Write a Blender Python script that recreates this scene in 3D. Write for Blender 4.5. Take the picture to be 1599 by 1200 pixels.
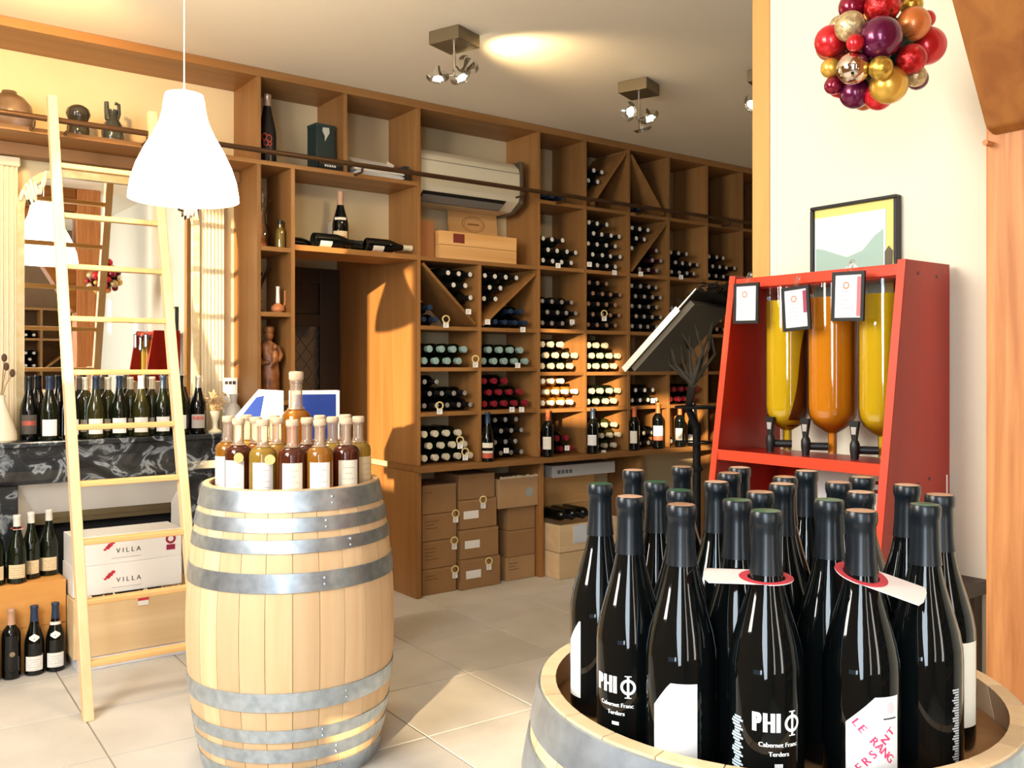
import bpy, math, random
from mathutils import Vector, Matrix
random.seed(7)
PI = math.pi
for o in list(bpy.data.objects): bpy.data.objects.remove(o)
sc = bpy.context.scene
C = bpy.data.collections.new('shop'); sc.collection.children.link(C)
col = C.objects

# ---------------------------------------------------------------- camera
F, HY, H = 1420.0, 574.0, 1.35            # focal length and horizon in pixels of the 1599 x 1200 frame, eye height in metres
cam = bpy.data.cameras.new('camera'); co = bpy.data.objects.new('camera', cam); col.link(co)
cam.sensor_width = 36; cam.lens = F / 1599 * 36; cam.shift_y = -(600 - HY) / 1599; cam.clip_start = .05
co.location = (0, 0, H); co.rotation_euler = (PI / 2, 0, -math.atan2(.6, .8)); sc.camera = co
def ray(px, py):
    a = (px - 800) / F
    return Vector((.6 + .8 * a, .8 - .6 * a, (HY - py) / F))
def aty(px, py, Y):
    d = ray(px, py); t = Y / d.y; return Vector((d.x * t, Y, H + d.z * t))
def atx(px, py, X):
    d = ray(px, py); t = X / d.x; return Vector((X, d.y * t, H + d.z * t))
def atz(px, py, Z):
    d = ray(px, py); t = (Z - H) / d.z; return Vector((d.x * t, d.y * t, Z))
def att(px, py, t):
    d = ray(px, py); return Vector((d.x * t, d.y * t, H + d.z * t))
def face_cam(x, y, off=0):                # turn that points a local -y face at the place the photograph was taken from
    return math.atan2(-x, y) + off

# ---------------------------------------------------------------- world, sun, window light, exposure
w = bpy.data.worlds.new('sky'); sc.world = w; w.use_nodes = True
bg = w.node_tree.nodes['Background']; bg.inputs[0].default_value = (.62, .78, 1, 1); bg.inputs[1].default_value = 1.0
sc.view_settings.view_transform = 'Standard'; sc.view_settings.look = 'None'
sc.view_settings.gamma = 1; sc.view_settings.use_curve_mapping = False; sc.view_settings.exposure = 0.18
sc.cycles.use_denoising = True
sc.cycles.max_bounces = 8; sc.cycles.diffuse_bounces = 4; sc.cycles.glossy_bounces = 4
sc.cycles.transparent_max_bounces = 16; sc.cycles.sample_clamp_indirect = 6
sc.cycles.caustics_reflective = False; sc.cycles.caustics_refractive = False
def lamp(name, kind, loc, direction, energy, color, **k):
    l = bpy.data.lights.new(name, kind); l.energy = energy; l.color = color
    for a, b in k.items(): setattr(l, a, b)
    o = bpy.data.objects.new(name, l); col.link(o); o.location = loc
    if direction is not None: o.rotation_euler = Vector(direction).to_track_quat('-Z', 'Y').to_euler()
    return o
SUN = Vector((.77, .63, -.17))
lamp('sun', 'SUN', (-4, -3, 4), SUN, 12, (1, .72, .40), angle=math.radians(.7))
DAY = (1, .955, .87)
lamp('window_light_shopfront', 'AREA', (-1.16, -.58, 1.45), (1, .15, -.05), 84, (.76, .89, 1), shape='RECTANGLE', size=.90, size_y=2.05)  # added glow of an imagined pane; the wall behind is mostly closed
lamp('window_light_side', 'AREA', (-1.16, 2.05, 2.15), (1, .30, -.40), 135, DAY, shape='RECTANGLE', size=1.35, size_y=1.35)
lamp('window_light_rear', 'AREA', (.62, -2.16, 1.5), (0, 1, 0), 14, DAY, shape='RECTANGLE', size=.30, size_y=1.85)
lamp('window_light_door', 'AREA', (-.65, -2.16, 1.5), (.1, 1, 0), 10, DAY, shape='RECTANGLE', size=.25, size_y=2.0)

# ---------------------------------------------------------------- materials
MATS = {}
def mat(name, color=(.8, .8, .8), rough=.5, metal=0, emit=None, estr=1, coat=0, spec=.5, trans=0, ior=1.45):
    if name in MATS: return MATS[name]
    m = bpy.data.materials.new(name); m.use_nodes = True; MATS[name] = m
    b = m.node_tree.nodes['Principled BSDF']
    b.inputs['Base Color'].default_value = (*color, 1); b.inputs['Roughness'].default_value = rough
    b.inputs['Metallic'].default_value = metal; b.inputs['Coat Weight'].default_value = coat
    b.inputs['Specular IOR Level'].default_value = spec; b.inputs['Transmission Weight'].default_value = trans
    b.inputs['IOR'].default_value = ior
    if emit: b.inputs['Emission Color'].default_value = (*emit, 1); b.inputs['Emission Strength'].default_value = estr
    return m
def nodes(m): return m.node_tree.nodes, m.node_tree.links, m.node_tree.nodes['Principled BSDF']
def ramp(n, stops):
    r = n.new('ShaderNodeValToRGB'); e = r.color_ramp.elements
    e[0].position, e[0].color = stops[0][0], (*stops[0][1], 1); e[1].position, e[1].color = stops[-1][0], (*stops[-1][1], 1)
    for p, c in stops[1:-1]:
        x = e.new(p); x.color = (*c, 1)
    return r
def wood(name, c1, c2, axis='z', scale=14, rough=.45, vary=.25, coords='Object', bump=.12, knots=0):
    m = mat(name, c1, rough); n, l, b = nodes(m)
    tc = n.new('ShaderNodeTexCoord'); mp = n.new('ShaderNodeMapping'); s = [scale] * 3; s['xyz'.index(axis)] = scale * .06
    mp.inputs['Scale'].default_value = s; l.new(tc.outputs[coords], mp.inputs[0])
    oi = n.new('ShaderNodeObjectInfo'); va = n.new('ShaderNodeVectorMath'); va.operation = 'SCALE'
    cx = n.new('ShaderNodeCombineXYZ')
    for i in range(3): l.new(oi.outputs['Random'], cx.inputs[i])
    l.new(cx.outputs[0], va.inputs[0]); va.inputs['Scale'].default_value = 37
    ad = n.new('ShaderNodeVectorMath'); l.new(mp.outputs[0], ad.inputs[0]); l.new(va.outputs[0], ad.inputs[1])
    nz = n.new('ShaderNodeTexNoise'); nz.inputs['Scale'].default_value = 1; nz.inputs['Detail'].default_value = 5; nz.inputs['Distortion'].default_value = .6
    l.new(ad.outputs[0], nz.inputs['Vector'])
    r = ramp(n, [(.3, c2), (.7, c1)]); l.new(nz.outputs[0], r.inputs[0]); out = r.outputs[0]
    if knots:
        vo = n.new('ShaderNodeTexVoronoi'); m2 = n.new('ShaderNodeMapping'); m2.inputs['Scale'].default_value = [knots * (1 if a != axis else .45) for a in 'xyz']
        l.new(tc.outputs[coords], m2.inputs[0]); l.new(m2.outputs[0], vo.inputs['Vector']); vo.inputs['Scale'].default_value = 1
        kr = ramp(n, [(.0, (1, 1, 1)), (.06, (.8, .8, .8)), (.13, (0, 0, 0))]); l.new(vo.outputs['Distance'], kr.inputs[0])
        mk = n.new('ShaderNodeMixRGB'); l.new(kr.outputs[0], mk.inputs[0]); l.new(out, mk.inputs[1]); mk.inputs[2].default_value = (c2[0] * .42, c2[1] * .32, c2[2] * .4, 1); out = mk.outputs[0]
    hs = n.new('ShaderNodeHueSaturation'); l.new(out, hs.inputs['Color'])
    mr = n.new('ShaderNodeMapRange'); mr.inputs[3].default_value = 1 - vary; mr.inputs[4].default_value = 1 + vary * .6
    l.new(oi.outputs['Random'], mr.inputs[0]); l.new(mr.outputs[0], hs.inputs['Value']); l.new(hs.outputs[0], b.inputs['Base Color'])
    bp = n.new('ShaderNodeBump'); bp.inputs['Strength'].default_value = bump; bp.inputs['Distance'].default_value = .004
    l.new(nz.outputs[0], bp.inputs['Height']); l.new(bp.outputs[0], b.inputs['Normal'])
    return m
def noisy(name, stops, scale=6, rough=.6, detail=5, bump=0, metal=0, coords='Object', distort=0, coat=0, stretch=None):
    m = mat(name, stops[0][1], rough, metal, coat=coat); n, l, b = nodes(m)
    tc = n.new('ShaderNodeTexCoord'); nz = n.new('ShaderNodeTexNoise'); nz.inputs['Scale'].default_value = scale
    nz.inputs['Detail'].default_value = detail; nz.inputs['Distortion'].default_value = distort
    src = tc.outputs['Object' if coords == 'World' else coords]
    if coords == 'World':
        g = n.new('ShaderNodeNewGeometry'); src = g.outputs['Position']
    if stretch:
        mp = n.new('ShaderNodeMapping'); mp.inputs['Scale'].default_value = stretch; l.new(src, mp.inputs[0]); src = mp.outputs[0]
    l.new(src, nz.inputs['Vector']); r = ramp(n, stops); l.new(nz.outputs[0], r.inputs[0]); l.new(r.outputs[0], b.inputs['Base Color'])
    if bump:
        bp = n.new('ShaderNodeBump'); bp.inputs['Strength'].default_value = bump; bp.inputs['Distance'].default_value = .01
        l.new(nz.outputs[0], bp.inputs['Height']); l.new(bp.outputs[0], b.inputs['Normal'])
    return m
def clear(name, tint, gloss=.12, body=None, bodyw=0):          # see-through glass or liquid: tinted transparency, gloss, a little body colour
    m = bpy.data.materials.new(name); m.use_nodes = True; MATS[name] = m; n, l = m.node_tree.nodes, m.node_tree.links
    n.remove(n['Principled BSDF']); out = n['Material Output']
    tr = n.new('ShaderNodeBsdfTransparent'); tr.inputs[0].default_value = (*tint, 1); cur = tr.outputs[0]
    if body:
        d = n.new('ShaderNodeBsdfTranslucent'); d.inputs[0].default_value = (*body, 1); d2 = n.new('ShaderNodeBsdfDiffuse'); d2.inputs[0].default_value = (*body, 1)
        ms = n.new('ShaderNodeMixShader'); ms.inputs[0].default_value = .8; l.new(d.outputs[0], ms.inputs[1]); l.new(d2.outputs[0], ms.inputs[2])
        m2 = n.new('ShaderNodeMixShader'); m2.inputs[0].default_value = bodyw; l.new(cur, m2.inputs[1]); l.new(ms.outputs[0], m2.inputs[2]); cur = m2.outputs[0]
    g = n.new('ShaderNodeBsdfGlossy'); g.inputs['Roughness'].default_value = .03
    lw = n.new('ShaderNodeLayerWeight'); lw.inputs[0].default_value = .25
    mu = n.new('ShaderNodeMath'); mu.operation = 'MULTIPLY_ADD'; l.new(lw.outputs['Fresnel'], mu.inputs[0]); mu.inputs[1].default_value = .8; mu.inputs[2].default_value = gloss * .4
    mx = n.new('ShaderNodeMixShader'); l.new(mu.outputs[0], mx.inputs[0]); l.new(cur, mx.inputs[1]); l.new(g.outputs[0], mx.inputs[2]); l.new(mx.outputs[0], out.inputs[0])
    return m

W1, W2 = (.37, .180, .058), (.275, .124, .036)
WZ = wood('veneer_upright', W1, W2, 'z'); WX = wood('veneer_shelf', W1, W2, 'x'); WY = wood('veneer_depth', W1, W2, 'y')
PLASTER = noisy('cream_plaster', [(.3, (.66, .54, .33)), (.7, (.71, .59, .37))], 3, .9)
CREAM = noisy('cream_paint', [(.3, (.80, .69, .49)), (.7, (.84, .74, .54))], 2, .6)
WHITEWALL = noisy('white_plaster', [(.3, (.80, .735, .58)), (.7, (.84, .775, .62))], 1.6, .9)
CEIL = noisy('ceiling_paint', [(.3, (.90, .81, .65)), (.7, (.93, .84, .68))], 1.2, .9)
GROUT = mat('grout', (.30, .27, .22), .9)
POST = wood('pine_post', (.60, .25, .08), (.40, .135, .035), 'z', 55, .55, .05, knots=3.6)
BRACE = wood('pine_brace', (.33, .118, .017), (.22, .064, .008), 'x', 18, .5, .1, knots=4.5)
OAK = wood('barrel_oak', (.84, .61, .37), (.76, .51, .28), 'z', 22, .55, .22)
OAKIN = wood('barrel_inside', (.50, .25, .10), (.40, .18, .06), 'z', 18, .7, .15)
HOOP = noisy('galvanised_steel', [(.3, (.40, .48, .57)), (.7, (.60, .69, .79))], 30, .34, metal=.85, bump=.04)  # steel colour carries the blue tint of the daylight
LADDER = wood('ladder_beech', (.88, .67, .40), (.80, .57, .31), 'z', 18, .5, .1)
RUNG = wood('rung_beech', (.84, .55, .24), (.74, .44, .17), 'x', 18, .5, .1)
PINE = wood('pine_crate', (.80, .48, .20), (.68, .36, .12), 'x', 16, .6, .15)
PALE = wood('pale_crate', (.80, .60, .36), (.70, .50, .27), 'x', 14, .65, .15)
ORCR = wood('orange_crate', (.78, .38, .10), (.66, .29, .06), 'x', 14, .6, .1)
CARD = noisy('cardboard', [(.3, (.30, .165, .07)), (.7, (.35, .195, .085))], 5, .85)
CARDL = noisy('cardboard_edge', [(.3, (.40, .24, .115)), (.7, (.45, .28, .14))], 5, .85)
WHITE = mat('white_card', (.88, .87, .85), .7); PAPER = mat('cream_label', (.82, .76, .64), .7); BUFF = mat('buff_label', (.78, .62, .38), .7)
BLACK = mat('black_plastic', (.012, .012, .013), .4); INK = mat('printing_ink', (.03, .03, .035), .7); REDINK = mat('red_ink', (.62, .04, .07), .7)
PINKINK = mat('pink_ink', (.72, .06, .16), .7)
IRON = noisy('wrought_iron', [(.3, (.005, .005, .005)), (.7, (.012, .012, .012))], 20, .6); nodes(IRON)[2].inputs['Specular IOR Level'].default_value = .15
RAIL = mat('bronze_rail', (.09, .045, .02), .4, .5)
GLASSK = mat('dark_bottle_glass', (.0025, .0035, .0035), .04, spec=.55)
GLASSG = mat('green_bottle_glass', (.006, .010, .004), .05, spec=.6)
GLASSO = mat('olive_bottle_glass', (.035, .034, .008), .06, spec=.6)
GLASSA = mat('amber_bottle_glass', (.45, .19, .025), .08, spec=.6, coat=.3)
GLASSM = mat('matt_black_glass', (.010, .010, .012), .28)
CAPK = mat('capsule_black', (.006, .009, .012), .30, .0, spec=.5); CAPG = mat('capsule_green_top', (.02, .16, .09), .3, .6); CAPR = mat('capsule_red', (.30, .02, .035), .35, .2)
CAPW = mat('capsule_white', (.74, .72, .66), .4); CAPT = mat('capsule_teal', (.42, .62, .60), .35, .3); CAPC = mat('foil_cream', (.80, .74, .58), .4, .2)
CAPO = mat('capsule_orange', (.56, .13, .04), .4); CAPN = mat('capsule_navy', (.02, .04, .09), .35); CAPS = mat('capsule_silver', (.62, .60, .58), .35, .6)
CAPP = mat('capsule_copper', (.55, .32, .2), .35, .5); CAPB = mat('capsule_tan', (.55, .33, .22), .4)
STEEL = mat('brushed_nickel', (.55, .50, .42), .25, 1); CHROME = mat('chrome', (.8, .8, .8), .08, 1)
REDP = wood('red_lacquer', (.36, .013, .005), (.25, .007, .003), 'z', 10, .3, .05, bump=.04); REDE = mat('red_edge', (.60, .055, .02), .35)
GLASSC = clear('clear_glass', (.97, .98, .97)); SHELFG = clear('carafe_glass', (.92, .88, .80))
LIQY = clear('yellow_spirit', (1, .92, .36), .1, (1, .60, .012), .88); LIQA = clear('amber_spirit', (1, .72, .22), .1, (1, .32, .010), .88)
LIQB = clear('brown_spirit', (.36, .12, .03), .1, (.28, .07, .01), .5)
MIRROR = mat('mirror_glass', (.93, .93, .92), .01, 1)
LAMPW = mat('lamp_shade_plastic', (.95, .94, .92), .5, emit=(1, .86, .64), estr=5.2)
BULB = mat('halogen_bulb', (1, 1, 1), .4, emit=(1, .86, .6), estr=22)
ACW = mat('ivory_plastic', (.74, .66, .48), .45)
DARKD = wood('dark_door', (.035, .02, .012), (.022, .012, .007), 'z', 12, .5, .1)
MARBLE = None

# ---------------------------------------------------------------- mesh helpers
class MB:
    def __init__(s): s.v, s.f, s.m, s.sm = [], [], [], []
    def add(s, vs, fs, m=0, sm=False):
        o = len(s.v); s.v += [tuple(p) for p in vs]
        for f in fs: s.f.append(tuple(i + o for i in f)); s.m.append(m); s.sm.append(sm)
        return s
    def box(s, x0, x1, y0, y1, z0, z1, m=0):
        return s.add([(x, y, z) for x in (x0, x1) for y in (y0, y1) for z in (z0, z1)],
                     [(0, 1, 3, 2), (4, 6, 7, 5), (0, 4, 5, 1), (2, 3, 7, 6), (0, 2, 6, 4), (1, 5, 7, 3)], m)
    def prism(s, poly, axis, a0, a1, m=0):     # poly: points in the two other axes, in order
        def P(p, a): q = list(p); q.insert('xyz'.index(axis), a); return q
        n = len(poly); vs = [P(p, a0) for p in poly] + [P(p, a1) for p in poly]
        return s.add(vs, [tuple(range(n))[::-1], tuple(range(n, 2 * n))] + [(i, (i + 1) % n, n + (i + 1) % n, n + i) for i in range(n)], m)
    def lathe(s, prof, seg=20, cx=0, cy=0, cz=0, m=0, a0=0, a1=2 * PI, sm=True):
        full = abs(a1 - a0 - 2 * PI) < 1e-6; k = seg if full else seg + 1; vs = []; rows = []
        for r, z in prof:
            if r < 1e-6: rows.append([len(vs)]); vs.append((cx, cy, cz + z))
            else:
                rows.append(list(range(len(vs), len(vs) + k)))
                vs += [(cx + r * math.cos(a0 + (a1 - a0) * i / seg), cy + r * math.sin(a0 + (a1 - a0) * i / seg), cz + z) for i in range(k)]
        fs = []
        for A, B in zip(rows, rows[1:]):
            for i in range(seg):
                j = (i + 1) % k
                if len(A) == 1 and len(B) == 1: continue
                if len(A) == 1: fs.append((A[0], B[j], B[i]))
                elif len(B) == 1: fs.append((A[i], A[j], B[0]))
                else: fs.append((A[i], A[j], B[j], B[i]))
        return s.add(vs, fs, m, sm)
    def tube(s, pts, r, seg=8, m=0, caps=True):
        pts = [Vector(p) for p in pts]; rs = r if isinstance(r, (list, tuple)) else [r] * len(pts); vs = []
        for i, p in enumerate(pts):
            d = (pts[min(i + 1, len(pts) - 1)] - pts[max(i - 1, 0)]).normalized()
            u = d.orthogonal().normalized() if i == 0 else (u - d * u.dot(d)).normalized()
            w_ = d.cross(u)
            vs += [p + (u * math.cos(2 * PI * k / seg) + w_ * math.sin(2 * PI * k / seg)) * rs[i] for k in range(seg)]
        fs = [(i * seg + k, i * seg + (k + 1) % seg, (i + 1) * seg + (k + 1) % seg, (i + 1) * seg + k) for i in range(len(pts) - 1) for k in range(seg)]
        if caps: fs += [tuple(range(seg))[::-1], tuple(range((len(pts) - 1) * seg, len(pts) * seg))]
        return s.add(vs, fs, m, True)
    def patch(s, R, a0, a1, zs, n=8, m=0):     # a label on a bottle: angles from the local -y side; zs = (z0, z1)
        vs = []; z0, z1 = zs
        for i in range(n + 1):
            a = a0 + (a1 - a0) * i / n; vs += [(R * math.sin(a), -R * math.cos(a), z0), (R * math.sin(a), -R * math.cos(a), z1)]
        return s.add(vs, [(2 * i, 2 * i + 2, 2 * i + 3, 2 * i + 1) for i in range(n)], m, True)
    def sphere(s, c, r, m=0, seg=16, rings=10, sz=1):
        return s.lathe([(r * math.sin(PI * i / rings) if 0 < i < rings else 0, -r * sz * math.cos(PI * i / rings)) for i in range(rings + 1)], seg, *c, m=m)
    def xf(s, M):
        s.v = [tuple(M @ Vector(p)) for p in s.v]; return s
    def build(s, name, mats, parent=None, bevel=0, loc=None):
        me = bpy.data.meshes.new(name); me.from_pydata(s.v, [], s.f)
        for m in (mats if isinstance(mats, (list, tuple)) else [mats]): me.materials.append(m)
        me.polygons.foreach_set('material_index', s.m); me.polygons.foreach_set('use_smooth', s.sm)
        if any(s.sm): me.set_sharp_from_angle(angle=math.radians(42))
        me.update(); o = bpy.data.objects.new(name, me); col.link(o); o.parent = parent
        if loc is not None: o.location = loc
        if bevel:
            b = o.modifiers.new('bevel', 'BEVEL'); b.width = bevel; b.segments = 2; b.limit_method = 'ANGLE'
        return o
def tag(o, label=None, cat=None, group=None, kind=None):
    if label: o['label'] = label
    if cat: o['category'] = cat
    if group: o['group'] = group
    if kind: o['kind'] = kind
    return o
def thing(name, label, cat, loc=(0, 0, 0), rz=0, group=None):
    o = bpy.data.objects.new(name, None); col.link(o); o.location = loc; o.rotation_euler.z = rz; o.empty_display_size = .1
    return tag(o, label, cat, group)
def dup(o, parent=None):
    c = o.copy(); col.link(c); c.parent = parent
    for ch in list(o.children): dup(ch, c)
    return c
def place(o, loc, rz=0, label=None, group=None, rx=None):
    o.location = loc; o.rotation_euler.z = rz
    if rx is not None: o.rotation_euler.x = rx
    return tag(o, label, None, group)
def bx(name, m, parent, *d, bevel=0): return MB().box(*d).build(name, m, parent, bevel)
def text_geo(body, size):
    cu = bpy.data.curves.new('t', 'FONT'); cu.body = body; cu.size = size; cu.align_x = 'CENTER'; cu.align_y = 'CENTER'; cu.resolution_u = 3
    o = bpy.data.objects.new('t', cu); col.link(o); dg = bpy.context.evaluated_depsgraph_get(); dg.update()
    me = o.evaluated_get(dg).to_mesh(); vs = [v.co.copy() for v in me.vertices]; fs = [tuple(p.vertices) for p in me.polygons]
    bpy.data.objects.remove(o); bpy.data.curves.remove(cu); return vs, fs
def text_flat(mb, body, size, origin, ux, uz, m=0, bold=0):       # lettering laid flat: ux is the reading direction, uz up
    vs, fs = text_geo(body, size); ux, uz, origin = Vector(ux), Vector(uz), Vector(origin)
    for dx in ([0] if not bold else [-bold, 0, bold]): mb.add([origin + ux * (v.x + dx) + uz * v.y for v in vs], fs, m)
    return mb
def text_wrap(mb, body, size, R, z, ang=0, m=0, bold=0, rot=0, sx=1):
    vs, fs = text_geo(body, size); c, s_ = math.cos(rot), math.sin(rot)
    for dx in ([0] if not bold else [-bold, 0, bold]):
        out = []
        for v in vs:
            X, Y = v.x * sx + dx, v.y; x, y = X * c - Y * s_, X * s_ + Y * c; a = ang + x / R; out.append((R * math.sin(a), -R * math.cos(a), z + y))
        mb.add(out, fs, m)
    return mb

# ================================================================ the room
CZ = 2.905; WB = 4.90; FR = 4.56                 # ceiling, back wall, front plane of the shelving
def struct(o): return tag(o, kind='structure')
fl = struct(bx('floor', GROUT, None, -1.7, 6.7, -2.3, 5.8, -.06, -.004))
TILE = noisy('stone_tile', [(.25, (.52, .51, .48)), (.5, (.64, .63, .60)), (.75, (.74, .73, .71))], 2.2, .42, 6, coords='World', distort=.5, bump=.02)
n_, l_, b_ = nodes(TILE)
src = b_.inputs['Base Color'].links[0].from_socket; oi = n_.new('ShaderNodeObjectInfo'); hs = n_.new('ShaderNodeHueSaturation'); mr = n_.new('ShaderNodeMapRange')
mr.inputs[3].default_value = .92; mr.inputs[4].default_value = 1.06; l_.new(oi.outputs['Random'], mr.inputs[0]); l_.new(mr.outputs[0], hs.inputs['Value']); l_.new(src, hs.inputs['Color']); l_.new(hs.outputs[0], b_.inputs['Base Color'])
T = .4927; tr = math.radians(-1.55); tile0 = None
for i in range(-7, 9):
    for j in range(-5, 11):
        x = 2.251 + T * (i * math.cos(tr) + j * math.sin(tr)); y = 3.321 + T * (i * math.sin(tr) - j * math.cos(tr))
        if not (-1.5 < x < 6.3 and -.6 < y < 5.35): continue
        if tile0 is None:
            g = .003
            tile0 = MB().box(g, T - g, g, T - g, -.012, 0).build('floor_tile', TILE, fl, .0018); tl = tile0
        else: tl = tile0.copy(); col.link(tl)
        tl.location = (x, y, 0); tl.rotation_euler.z = tr
struct(bx('ceiling', CEIL, None, -1.7, 6.7, -2.3, 5.8, CZ, CZ + .1))
# back wall, with the recess behind the doorway
DX0, DX1, DYB = 1.956, 2.77, 5.62
mb = MB().box(-1.7, DX0, WB, WB + .12, 0, CZ).box(DX1, 6.7, WB, WB + .12, 0, CZ).box(DX0, DX1, WB, WB + .10, 2.03, CZ)
mb.box(DX0 - .1, DX0, WB + .12, DYB, 0, CZ).box(DX1, DX1 + .1, WB + .12, DYB, 0, CZ).box(DX0 - .1, DX1 + .1, DYB, DYB + .1, 0, CZ)
struct(mb.build('wall_back', PLASTER))
# left wall: unseen, with made-up openings shaped to place the sun patches
WL = -1.2
def wall_with_holes(name, m, axis, a, thick, u0, u1, z0, z1, holes):
    mb = MB(); us = sorted({u0, u1, *[h[0] for h in holes], *[h[1] for h in holes]}); zs = sorted({z0, z1, *[h[2] for h in holes], *[h[3] for h in holes]})
    for ua, ub in zip(us, us[1:]):
        for za, zb in zip(zs, zs[1:]):
            um, zm = (ua + ub) / 2, (za + zb) / 2
            if any(h[0] < um < h[1] and h[2] < zm < h[3] for h in holes): continue
            if axis == 'x': mb.box(a - thick, a, ua, ub, za, zb)
            else: mb.box(ua, ub, a - thick, a, za, zb)
    return struct(mb.build(name, m))
HL = [(-1.0, -.16, 2.08, 2.5), (-.04, .58, 2.10, 2.74), (-.36, .69, .60, .80), (1.33, 1.97, 1.45, 2.88), (2.34, 2.76, 1.70, 2.88)]
REARW = noisy('brown_limewash', [(.3, (.20, .12, .06)), (.7, (.25, .155, .085))], 2, .9)  # unseen walls coloured dark so the bottles reflect a dim room
wall_with_holes('wall_left', REARW, 'x', WL, .06, -2.3, WB, 0, CZ, HL)
HR = [(.45, .79, .55, 2.45), (-.79, -.51, .5, 2.5)]
wall_with_holes('wall_rear', REARW, 'y', -2.2, .1, -1.7, 6.7, 0, CZ, HR)
struct(bx('wall_far_right', PLASTER, None, 6.6, 6.7, -2.2, WB, 0, CZ))
WR = 2.42                                          # short wall beside the red dispenser
struct(bx('wall_right', WHITEWALL, None, WR, WR + .14, -2.2, 1.842, 0, CZ))
struct(bx('trim_1', wood('trim_pine', (.66, .37, .12), (.57, .29, .08), 'z', 16, .5, .1), None, WR - .006, WR + .15, 1.842, 1.91, 0, CZ, bevel=.004))
for i, h in enumerate(HL + HR):                    # frames of the made-up side openings and the windows behind the camera
    m = MB(); t = .03
    L = i < len(HL)
    for (ua, ub, za, zb) in ((h[0], h[1], h[2], h[2] + t), (h[0], h[1], h[3] - t, h[3]), (h[0], h[0] + t, h[2] + t, h[3] - t), (h[1] - t, h[1], h[2] + t, h[3] - t)):
        m.box(WL - .05, WL - .005, ua, ub, za, zb) if L else m.box(ua, ub, -2.28, -2.205, za, zb)
    struct(m.build('window_%d' % (i + 1), WZ))
# heavy timber post and brace beside the short wall, with its tie beam
t = thing('timber_post', 'heavy knotty pine post with a diagonal brace beside the white wall', 'post', (1.87, .75, 0))
bx('post_shaft', POST, t, -.10, .10, -.10, .10, 0, CZ, bevel=.006)
mb = MB().prism([(-.10, 1.79), (-.13, 1.80), (-.67, 2.698), (-.31, 2.698), (-.10, 2.36)], 'y', -.085, .085)
mb.build('diagonal_brace', BRACE, t, .005)
MB().tube([(-.10, .088, 1.775), (-.125, .088, 1.775)], .0055, 8).build('wooden_peg', POST, t)

tag(bx('ceiling_beam', BRACE, None, -1.18, 1.765, .655, .845, 2.70, CZ - .002, bevel=.006), 'heavy brown ceiling beam held by the diagonal brace', 'beam')
# ================================================================ the built-in shelving
sh = thing('wall_shelving', 'honey-coloured built-in wooden shelving covering the back wall', 'shelving')
th = .022
XS = [1.78, 1.967, 2.273, 2.744, 3.176, 3.636, 4.034, 4.436, 4.832, 5.244, 5.65, 6.06]
def upr(x, z0, z1, y1=WB - .002, y0=FR): return bx('upright', WZ, sh, x - th / 2, x + th / 2, y0, y1, z0, z1, bevel=.0015)
def brd(x0, x1, z, y0=FR, y1=WB - .002, h=.024): return bx('shelf_board', WX, sh, x0 + th / 2, x1 - th / 2, y0 + .002, y1, z - h, z, bevel=.0015)
upr(1.78, 0, 2.406); upr(1.78, 2.43, 2.86); upr(1.967, 0, 2.406); upr(2.273, 2.43, 2.86); upr(2.744, .775, 2.86, DYB - .01)
upr(3.176, .775, 1.976); upr(3.636, .775, 2.86)
for x in XS[6:]: upr(x, .775, 2.86)
brd(-.4, 2.744, 2.43)                               # long shelf over the fireplace, the niches and the doorway
brd(1.967, 2.744, 2.005, h=.030)
for z in (1.983, 1.641, 1.175): brd(1.78, 1.967, z)
brd(2.744, 3.636, 2.0)
for a, b in ((2.744, 3.176), (3.176, 3.636)):
    for z in (1.595, 1.35, 1.085): brd(a, b, z)
for a, b in zip(XS[5:], XS[6:]):
    for z in (2.43, 2.005, 1.60, 1.32, 1.08): brd(a, b, z)
bx('cornice', WX, sh, -.4, 6.07, FR - .004, WB - .002, 2.86, CZ - .002, bevel=.002)
def diag(x0, z0, x1, z1):
    d = Vector((x1 - x0, z1 - z0)).normalized(); n = Vector((-d.y, d.x)) * .009
    MB().prism([(x0 - n.x, z0 - n.y), (x1 - n.x, z1 - n.y), (x1 + n.x, z1 + n.y), (x0 + n.x, z0 + n.y)], 'y', FR + .006, WB - .004).build('slanted_divider', WX, sh)
e = .028
diag(2.744 + e, 1.976 - e * .6, 3.176 - e, 1.595 + e * .6); diag(3.176 + e, 1.595 + e * .6, 3.636 - e, 1.976 - e)
diag(4.034 + e * 2.2, 2.43 + e * .6, 4.436 - e, 2.86 - e); diag(4.436 + e, 2.86 - e, 4.832 - e * 1.5, 2.43 + e * .6); diag(4.436 + e, 2.005 + e * .6, 4.832 - e, 2.406 - e)
# valance rail behind the top of the doorway
# base cabinets and worktop
bc = thing('base_cabinet', 'open wooden base cabinet holding cartons under the worktop', 'cabinet')
for x in (2.744, 3.660, 4.56, 5.5, 6.3): bx('side_panel', WZ, bc, x - .016, x + .016, FR, (DYB - .01 if x < 3 else WB - .002), 0, .738, bevel=.002)
tag(bx('worktop', WX, None, 2.722, 6.5, 4.50, WB - .002, .739, .774, bevel=.003), 'long wooden worktop under the bottle racks', 'worktop')
# sliding-ladder rail with brackets
t = thing('ladder_rail', 'dark bronze ladder rail running along the shelving', 'rail', (0, 0, 0))
MB().tube([(-.3, 4.47, 2.455), (6.2, 4.47, 2.455)], .0135, 10).build('rod', RAIL, t)
for x in (.72, .86, 1.2, 2.33, 3.45, 3.78, 4.5, 5.4): MB().tube([(x, 4.47, 2.44), (x, 4.475, 2.418), (x, 4.556, 2.418)], .007, 6).build('rail_bracket', RAIL, t)

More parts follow.
